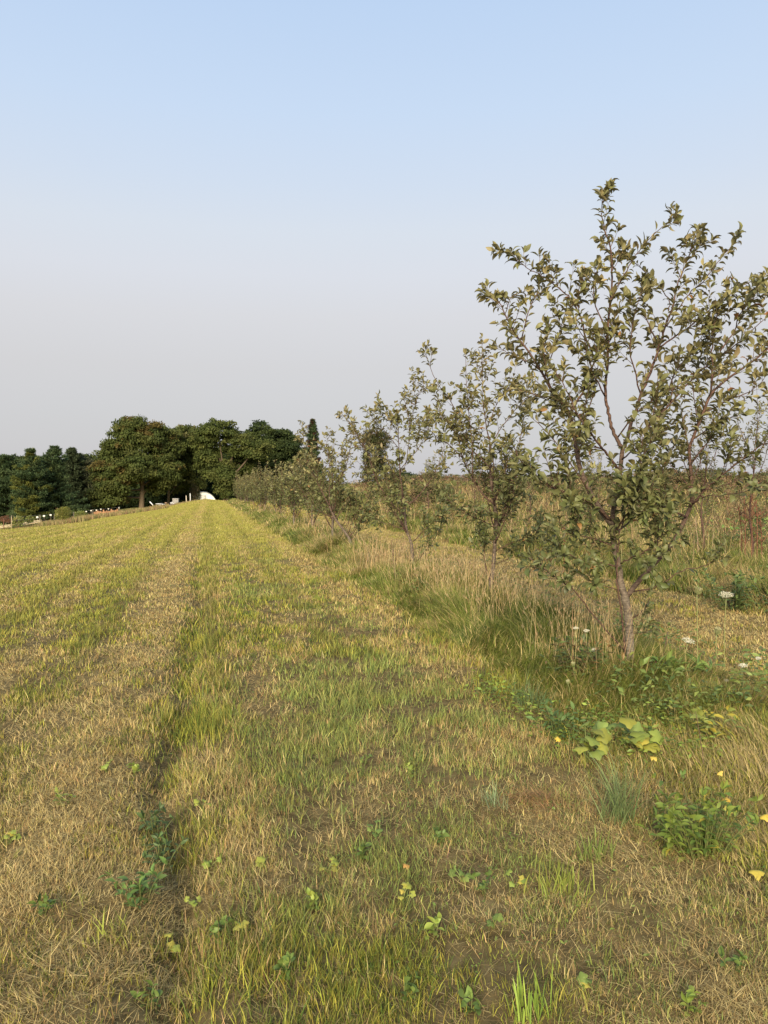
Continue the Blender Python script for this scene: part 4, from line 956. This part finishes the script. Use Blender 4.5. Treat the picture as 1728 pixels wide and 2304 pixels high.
def lobed_plant(px, py, label, r, n=9, h=.22, spread=.2, S=.09, pal=None, yellow=.1, name='lobed_weed', group=None, cat='weed'):
    b = gnd(px, py); root = thing(name, b, label, cat, group); g = Geo(); gl = Geo(); P, D_, U = [], [], []; pal = pal or [(.25, .31, .06), (.17, .25, .05)]
    for k in range(n):
        a = r.uniform(0, 6.28); q = r.random() ** .5 * spread; e = np.array([math.cos(a) * q, math.sin(a) * q, h * r.uniform(.45, 1.05)]); T = spline([(0, 0, -.01), e * (.4, .4, .6), e], 4); tube(g, T, .0022, (.22, .26, .08), 5)
        P.append(e); D_.append((math.cos(a) * .8 + .3 * r.normal(), math.sin(a) * .8 + .3 * r.normal(), -.15)); U.append((.5 * r.normal(), .5 * r.normal() - .35, 1))
    C = np.array(pal)[r.integers(0, len(pal), n)] * (1 + .12 * r.standard_normal((n, 1))); C[r.random(n) < yellow] = (.36, .33, .06)
    lobed(gl, np.array(P), np.array(D_), np.array(U), S * (.7 + .5 * r.random(n)), np.clip(C, .02, .8), cup=.45); g.build('stems', M_WEED, root); gl.build('foliage', M_WEED, root)
    return root
def grass_tuft(px, py, label, r, n=60, h=.35, pal=(.20, .26, .12), lean=.5, w_=.006, name='grass_tuft', group=None, tipw=0., spread=.03):
    b = gnd(px, py); g = Geo(); P = np.stack([r.normal(0, spread, n), r.normal(0, spread, n), -.01 + 0 * r.random(n)], -1)
    blades(g, P, r.random(n) * 6.28, .05 + lean * r.random(n), lean * 2.4 * r.random(n), h * (.5 + .6 * r.random(n)), w_ * (.7 + .5 * r.random(n)), jit(pal, n, .14, r), 5, tipw, facing=r.random(n) * 1.0)
    o = g.build(name, M_GRASS); o.location = tuple(b); tag(o, label, 'grass tuft', group)
rf = np.random.default_rng(64)
lobed_plant(1318, 1720, 'yellow-green lobed leaves left of the blue-green grass tuft', rf, 9, .24, .13, .10, [(.22, .24, .045), (.16, .21, .045)], .12)
lobed_plant(1440, 1715, 'large drooping yellow-green leaves right behind the blue-green grass tuft', rf, 10, .27, .12, .11, [(.26, .27, .045), (.18, .23, .045)], .12)
lobed_plant(1380, 1700, 'darker lobed leaves between two paler clumps', rf, 9, .2, .16, .09, [(.13, .19, .05), (.18, .25, .06)], .03)
leafy_plant('nettle_patch', 1260, 1665, 'dark green leafy weed left of the lobed leaves', rf, 12, .2, .14, .055, [(.09, .15, .05), (.12, .19, .06)])
grass_tuft(1392, 1850, 'blue-green arching grass tuft in front of the lobed leaves', rf, 110, .44, (.17, .22, .085), .6, .005, spread=.045)
grass_tuft(1190, 1590, 'blue-green arching grass tuft at the edge of the tall grass', rf, 120, .30, (.16, .22, .09), .7, .004, spread=.07)
grass_tuft(1110, 1815, 'small blue-green tuft left of the brown dead patch', rf, 36, .15, (.20, .26, .13), .5, .004)
grass_tuft(378, 1620, 'yellow and straw coloured tuft beside the wheel groove', rf, 60, .17, (.42, .38, .10), .4, .004)
grass_tuft(1270, 2010, 'bright cut green grass tuft in the mown foreground', rf, 70, .14, (.26, .30, .06), .25, .005, tipw=.6, spread=.05)
grass_tuft(1340, 1935, 'cut green stubble tuft below the arching grass', rf, 60, .13, (.19, .24, .06), .25, .005, tipw=.6, spread=.045)
grass_tuft(1190, 2290, 'bright green cut tuft at the bottom edge of the picture', rf, 45, .14, (.25, .35, .06), .2, .006, tipw=.7, spread=.035)
grass_tuft(250, 2120, 'yellow-green tuft in the bottom left foreground', rf, 36, .13, (.34, .36, .07), .4, .005, spread=.04)
leafy_plant('leafy_weed', 1585, 1925, 'largest bright green leafy weed clump at the lower right', rf, 40, .23, .24, .044, [(.10, .16, .035), (.14, .20, .04), (.18, .23, .045)], yellow=.02)
leafy_plant('leafy_weed', 1510, 1915, 'bright serrated leafy weed left of the largest clump', rf, 9, .22, .10, .055, [(.19, .25, .045), (.15, .21, .04)], yellow=.03, droop=1.2)
leafy_plant('leafy_weed', 318, 2032, 'green leafy weed growing at the end of the wheel groove', rf, 14, .11, .11, .042, [(.12, .20, .05), (.17, .26, .06), (.10, .16, .045)])
leafy_plant('leafy_weed', 360, 1955, 'dark green weed behind the one in the wheel groove', rf, 13, .11, .11, .036, [(.085, .13, .045), (.10, .16, .05)])
leafy_plant('leafy_weed', 350, 1890, 'low dark weed in the bottom of the wheel groove', rf, 9, .12, .10, .045, [(.08, .12, .04), (.10, .15, .05)])
leafy_plant('bramble', 1285, 1545, 'dark leafy bramble left of the nearest trunk', rf, 26, .36, .22, .06, [(.085, .12, .04), (.11, .15, .045), (.17, .12, .05)])
leafy_plant('bramble', 1355, 1555, 'leafy bramble touching the foot of the nearest trunk', rf, 18, .34, .16, .06, [(.10, .15, .045), (.13, .17, .05), (.2, .13, .05)])
leafy_plant('broad_leaf_weed', 1470, 1560, 'green broad leaves right of the nearest trunk base', rf, 14, .22, .16, .09, [(.12, .19, .05), (.17, .24, .06)], lw=.35)
leafy_plant('broad_leaf_weed', 1545, 1555, 'arching green leaves beside the white flower heads', rf, 14, .24, .18, .10, [(.13, .21, .06), (.15, .22, .05)], lw=.25)
leafy_plant('reddish_weed', 1455, 1545, 'brown wilted weed with reddish leaves at the trunk base', rf, 6, .20, .05, .06, [(.22, .11, .06), (.16, .10, .06), (.35, .09, .05)])
leafy_plant('broad_leaf_weed', 1610, 1680, 'yellow-tinged weed in the grass at the right edge', rf, 10, .2, .14, .07, [(.20, .25, .06), (.26, .30, .07)], yellow=.25)
leafy_plant('bramble', 1690, 1240, 'bright green bramble in the rough strip at the right edge', rf, 60, .7, .9, .10, [(.15, .23, .05), (.11, .17, .045), (.2, .27, .06)], every=.06)
leafy_plant('bramble', 1660, 1375, 'dark green bramble along the edge of the rough strip', rf, 50, .45, .7, .08, [(.09, .14, .045), (.14, .19, .05)], every=.05)
# small broad-leaved weeds scattered in the mown grass
small = [(440, 2050, 'pale'), (375, 2150, 'yellow'), (495, 2120, 'dark'), (470, 1960, 'pale'), (345, 2270, 'dark'), (95, 2060, 'dark'), (240, 1740, 'pale'), (305, 1745, 'pale'), (145, 1815, 'pale'), (845, 1880, 'dark'), (815, 1930, 'dark'),
         (990, 1895, 'dark'), (1040, 1985, 'dark'), (1085, 2010, 'dark'), (975, 2110, 'pale'), (1110, 2090, 'dark'), (910, 2250, 'dark'), (1060, 2280, 'dark'), (1310, 2240, 'dark'), (1545, 2285, 'pale'), (1640, 2190, 'dark'), (735, 1965, 'yellow'), (905, 2030, 'yellow'),
         (925, 1750, 'pale'), (820, 1720, 'dark'), (560, 2110, 'yellow'), (455, 1820, 'yellow'), (1160, 2000, 'pale'), (600, 1955, 'yellow'), (640, 2200, 'dark'), (20, 1900, 'pale'), (700, 2050, 'pale')]
pals = dict(pale=[(.20, .27, .05), (.24, .29, .055)], dark=[(.11, .17, .04), (.14, .20, .045)], yellow=[(.33, .33, .06), (.26, .30, .05)])
SL = ['pale weed between two others in the lower left grass', 'yellow weed lower left, below a pale weed', 'dark weed at the lower left, right of a yellow one', 'pale weed right of the leafy weed in the wheel groove',
      'dark clump at the bottom edge, lower left', 'dark weed near the left edge on the brown grass', 'pale weed on the straw left of the groove', 'pale weed on the straw nearest the groove', 'small pale weed on straw nearer the left edge',
      'upright dark weed in the centre, upper of two', 'dark weed in the centre, lower left of an upright one', 'dark weed above right of the orange fallen leaf', 'dark weed right of centre, upper left of a close pair', 'dark weed right of centre, lower right of a close pair',
      'pale spreading weed below the orange fallen leaf', 'dark weed right of a pale spreading weed', 'low dark weed at the bottom centre', 'dark weed cut by the bottom edge, right of centre', 'dark weed at the bottom, left of a pale one', 'pale weed at the bottom right edge',
      'dark weed near the right edge above the bottom corner', 'yellowish weed left of centre', 'yellowish weed beside the small yellow leaf', 'pale weed in the green grass above centre', 'dark weed in the green grass left of a pale one',
      'yellowish weed with two leaves below left of centre', 'upright yellow weed on the right bank of the groove', 'pale weed below left of the bright cut tuft', 'yellowish weed with a dark leaf, left of centre', 'yellowish weed low in the centre', 'pale weed at the left edge', 'pale single weed left of the orange leaf']
where = lambda px, py: ('lower' if py > 2060 else 'middle') + (' left' if px < 560 else ' right' if px > 1150 else ' centre')
for k, (px, py, c) in enumerate(small):
    nb = min((q for q in small if q is not small[k]), key=lambda q: (q[0] - px) ** 2 + (q[1] - py) ** 2)
    dirn = ('left' if px < nb[0] else 'right') if abs(px - nb[0]) > abs(py - nb[1]) else ('behind' if py < nb[1] else 'in front')
    lab = SL[k]
    if c == 'yellow' or k % 3 == 0: lobed_plant(px, py, lab, rf, 5, .06, .045, .036, pals[c], .04, 'small_weed', 'small weeds in the mown grass')
    else: leafy_plant('small_weed', px, py, lab, rf, 4, .055, .045, .032, pals[c], lw=.6, group='small weeds in the mown grass', every=.02)
# fallen yellow leaves
for px, py, S, c, l in [(1700, 1985, .065, (.42, .36, .06), 'large yellow lobed leaf near the right edge'), (1640, 1862, .055, (.40, .37, .07), 'yellow lobed leaf on a stalk beside the leafy clump'), (1716, 1878, .05, (.5, .4, .06), 'small yellow leaf cut by the right edge'),
                        (1632, 1838, .05, (.46, .32, .05), 'orange-yellow folded leaf above the leafy clump'), (915, 1972, .035, (.42, .24, .07), 'orange fallen leaf in the centre foreground'), (905, 2030, .03, (.42, .36, .07), 'small yellow leaf below the orange one'),
                        (1470, 1738, .05, (.48, .38, .07), 'yellow curled leaf right of the blue-green grass'), (1590, 1598, .06, (.5, .38, .06), 'yellow drooping leaf below the white flowers'), (1255, 1695, .045, (.62, .46, .07), 'yellow leaf left of the lobed clump'),
                        (1617, 1775, .04, (.60, .45, .10), 'pale yellow withered leaf behind the leafy clump')]:
    b = gnd(px, py); g = Geo(); a = rf.uniform(0, 6.28); zz = .09 if py < 1900 else .05
    lobed(g, np.array([[0, 0, zz]]), np.array([[math.cos(a), math.sin(a), .1]]), np.array([[.3 * rf.normal(), -.5, 1.]]), np.array([S]), np.array([c]), .9); tube(g, [(0, 0, 0), (.005, .0, zz * .6), (0, 0, zz)], .0016, (.4, .36, .15), 5)
    o = g.build('yellow_leaf', M_WEED); o.location = tuple(b); tag(o, l, 'leaf', 'yellow leaves near the ground')
# Queen Anne's lace: flat white umbels and curled green seed heads on tall stems
def umbel(px, py, D, label, R_, kind, r, tilt=.3):
    top = at(px, py, D); zb = hz(top[0], top[1] + .02); b = np.array([top[0] + r.normal() * .02, top[1], zb]); H = top[2] - zb
    root = thing('lace_flower', b, label, 'wild flower', 'white flower heads near the nearest tree'); e = top - b; g = Geo(); tube(g, spline([(0, 0, -.02), e * .5 + (r.normal() * .012, .01, 0), e - (0, 0, .03)], 5), [.0028] * 11, (.30, .33, .13), 6); g.build('stem', M_WEED, root)
    g = Geo(); c = e - np.array([0, 0, .03]); K = 26; ax = unit(np.array([math.sin(tilt) * r.choice([-1, 1]) * .5, -math.sin(tilt), math.cos(tilt)])); a = unit(np.cross(ax, (0.2, 1, .3))); bb = np.cross(ax, a)
    for k in range(K):
        q = math.sqrt((k + .5) / K); th = k * 2.4
        if kind == 'open': t_ = c + ax * (.03 + .006 * (1 - q)) + (a * math.cos(th) + bb * math.sin(th)) * q * R_
        else: t_ = c + ax * (.012 + R_ * 1.3 * (.75 + .25 * q)) + (a * math.cos(th) + bb * math.sin(th)) * q * R_ * .62
        mid = c * .5 + t_ * .5 + ((a * math.cos(th) + bb * math.sin(th)) * q * R_ * (.1 if kind == 'open' else .5)); tube(g, [c, mid, t_], .0009 if kind == 'open' else .0016, (.33, .36, .16), 4, False)
        m = 9 if kind == 'open' else 5; n2 = np.tile(ax, (m, 1)) + .4 * r.standard_normal((m, 3)); PP = t_ + (a[None] * r.normal(0, .0045, (m, 1)) + bb[None] * r.normal(0, .0045, (m, 1))) * (R_ / .035); dd = np.cross(n2, r.standard_normal((m, 3)))
        cc = (.62, .60, .48) if kind == 'open' else (.42, .40, .22); leaves(g, PP, dd, n2, np.full(m, .0065 * R_ / .035 + .001), np.full(m, .006), np.full(m, .2), np.full(m, .1), jit(cc, m, .05, r), rows=2)
    g.build('flower_head', M_FLOWER, root)
rq = np.random.default_rng(2)
for px, py, D, l, R_, k in [(1634, 1337, 6.2, 'widest white flower head at the right, seen from the side', .050, 'open'), (1568, 1330, 6.0, 'round greenish seed head on a tall bare stem', .036, 'nest'), (1547, 1440, 6.0, 'pale fading flower head low right of the trunk', .045, 'open'),
                            (1612, 1420, 6.0, 'cupped green seed head on a short stem at the right', .036, 'nest'), (1531, 1506, 5.9, 'small white flower head right of the trunk', .026, 'open'), (1516, 1521, 5.8, 'round cream seed head right of the trunk', .026, 'nest'), (1519, 1568, 5.4, 'small white flower head lowest right of the trunk', .026, 'open'),
                            (1320, 1418, 6.1, 'white flower head left of the trunk, upper right of a pair', .020, 'open'), (1296, 1412, 6.1, 'white flower head left of the trunk, leftmost of a pair', .018, 'open'), (1337, 1461, 6.0, 'white flower head halfway down left of the trunk', .022, 'open'),
                            (1364, 1447, 6.0, 'pale round seed head close to the trunk on the left', .022, 'nest'), (1290, 1491, 5.9, 'small round seed head in front of the bramble', .018, 'nest'), (1278, 1531, 5.7, 'lowest greenish round seed head left of the trunk', .018, 'nest'),
                            (1672, 1496, 5.9, 'white flower head seen edge-on near the right edge', .028, 'open'), (1706, 1480, 6.0, 'small white flower head close to the right edge', .02, 'open'), (1609, 1540, 5.7, 'tiny white flower head at the lower right', .016, 'open'), (1635, 1530, 5.7, 'tiny white flower beside its lower neighbour at the right', .015, 'open')]:
    umbel(px, py, D, l, R_, k, rq)
# stick and dark stalks
def stalk(name, pts, rad, colr, label, cat='stalk', group=None, twigs=0, r=rq):
    b = gnd(*pts[0]); D = b[1]; g = Geo(); P = [at(px, py, D) - b for px, py in pts]; P[0] = P[0] - (0, 0, .03); S = spline(P, 4); tube(g, S, np.linspace(rad, rad * .5, len(S)), colr, 6)
    for k in range(twigs):
        i = r.integers(len(S) // 3, len(S) - 1); d = unit(np.array([r.normal(), r.normal(), 1.3])); T = grow_shoot(S[i], d, .1 + .12 * r.random(), r); tube(g, T, np.linspace(rad * .5, rad * .25, len(T)), colr, 4)
        m = 16; pp = T[r.integers(0, len(T), m)] + r.normal(0, .008, (m, 3)); leaves(g, pp, r.standard_normal((m, 3)), r.standard_normal((m, 3)), np.full(m, .016), np.full(m, .012), np.full(m, .3), np.full(m, .2), jit(colr, m, .2, r), rows=2)
    o = g.build(name, M_BARK); o.location = tuple(b); tag(o, label, cat, group)
stalk('stick', [(1484, 1525), (1492, 1475), (1499, 1440), (1502, 1422)], .0065, (.09, .065, .05), 'dark bare stick standing just right of the nearest trunk', 'stick')
stalk('dry_weed', [(1590, 1750), (1580, 1690), (1572, 1640), (1565, 1600)], .003, (.11, .07, .05), 'thin dark dead stem in the grass at the right', 'stem')
for k, (px, py0, py1, l) in enumerate([(1690, 1290, 1100, 'tallest rusty dock stalk at the right edge'), (1675, 1288, 1115, 'rusty dock stalk left of the tallest'), (1702, 1290, 1120, 'rusty dock stalk right of the tallest'), (1667, 1285, 1140, 'darkest short dock stalk left of the rusty group'), (1568, 1285, 1165, 'thin pale upright stalk between tree and dock stalks'), (1712, 1288, 1150, 'short rusty dock stalk nearest the right edge'),
                                        (1268, 1290, 1180, 'brown thin stalk in the lane edge behind the nearest tree')]):
    stalk('dock_stalk', [(px, py0), (px + 2, (py0 + py1) // 2), (px + rq.integers(-4, 5), py1)], .011, (.15, .065, .04) if k not in (4,) else (.30, .22, .14), l, 'weed stalk', 'dry stalks in the rough strip', twigs=12 if k != 4 else 4)
stalk('dry_weed', [(885, 1330), (888, 1290), (884, 1250), (880, 1215)], .006, (.13, .08, .055), 'thin leafy stem standing left of the third apple tree', 'stem', twigs=4)
# dead brown patch of moss and thatch in the mown grass
b = gnd(1205, 1810); g = Geo(); n = 900; rq2 = np.random.default_rng(1)
q = rq2.normal(0, 1, (n, 2)) * (.10, .08); P = np.stack([q[:, 0], q[:, 1], .012 + .035 * np.exp(-(q[:, 0] / .1) ** 2 - (q[:, 1] / .08) ** 2) * rq2.random(n) * 1.6], -1)
blades(g, P, rq2.random(n) * 6.28, .9 + .6 * rq2.random(n), .5 * rq2.random(n), .03 + .05 * rq2.random(n), .0028 + 0 * q[:, 0], jit((.29, .18, .08), n, .25, rq2), 2, facing=rq2.random(n))
o = g.build('dead_thatch_mound', M_DRY); o.location = tuple(b); tag(o, 'small rusty brown mound of dead thatch in the mown grass', 'thatch mound')
def skyline_scrub():
    g = Geo(); r = np.random.default_rng(19); ells = []
    for k in range(85):
        D = r.uniform(40, 86); px = r.uniform(880, 1900); p = at(px, 1100, D); z = hz(p[0], p[1]); h = r.uniform(.2, 1.0)
        ells.append(((p[0], p[1], z + h * .6), (h * r.uniform(1.2, 3.0), .8, h)))
    for c, e in ells: crown(g, [(c, e)], r, 500, (.16, .34), 900, .09, [(.12, .13, .05), (.18, .13, .07), (.09, .11, .045), (.22, .17, .09)])
    tag(g.build('skyline_scrub', M_FAR), 'low scrub and rusty weeds along the skyline on the right', 'scrub', kind='stuff')
skyline_scrub()
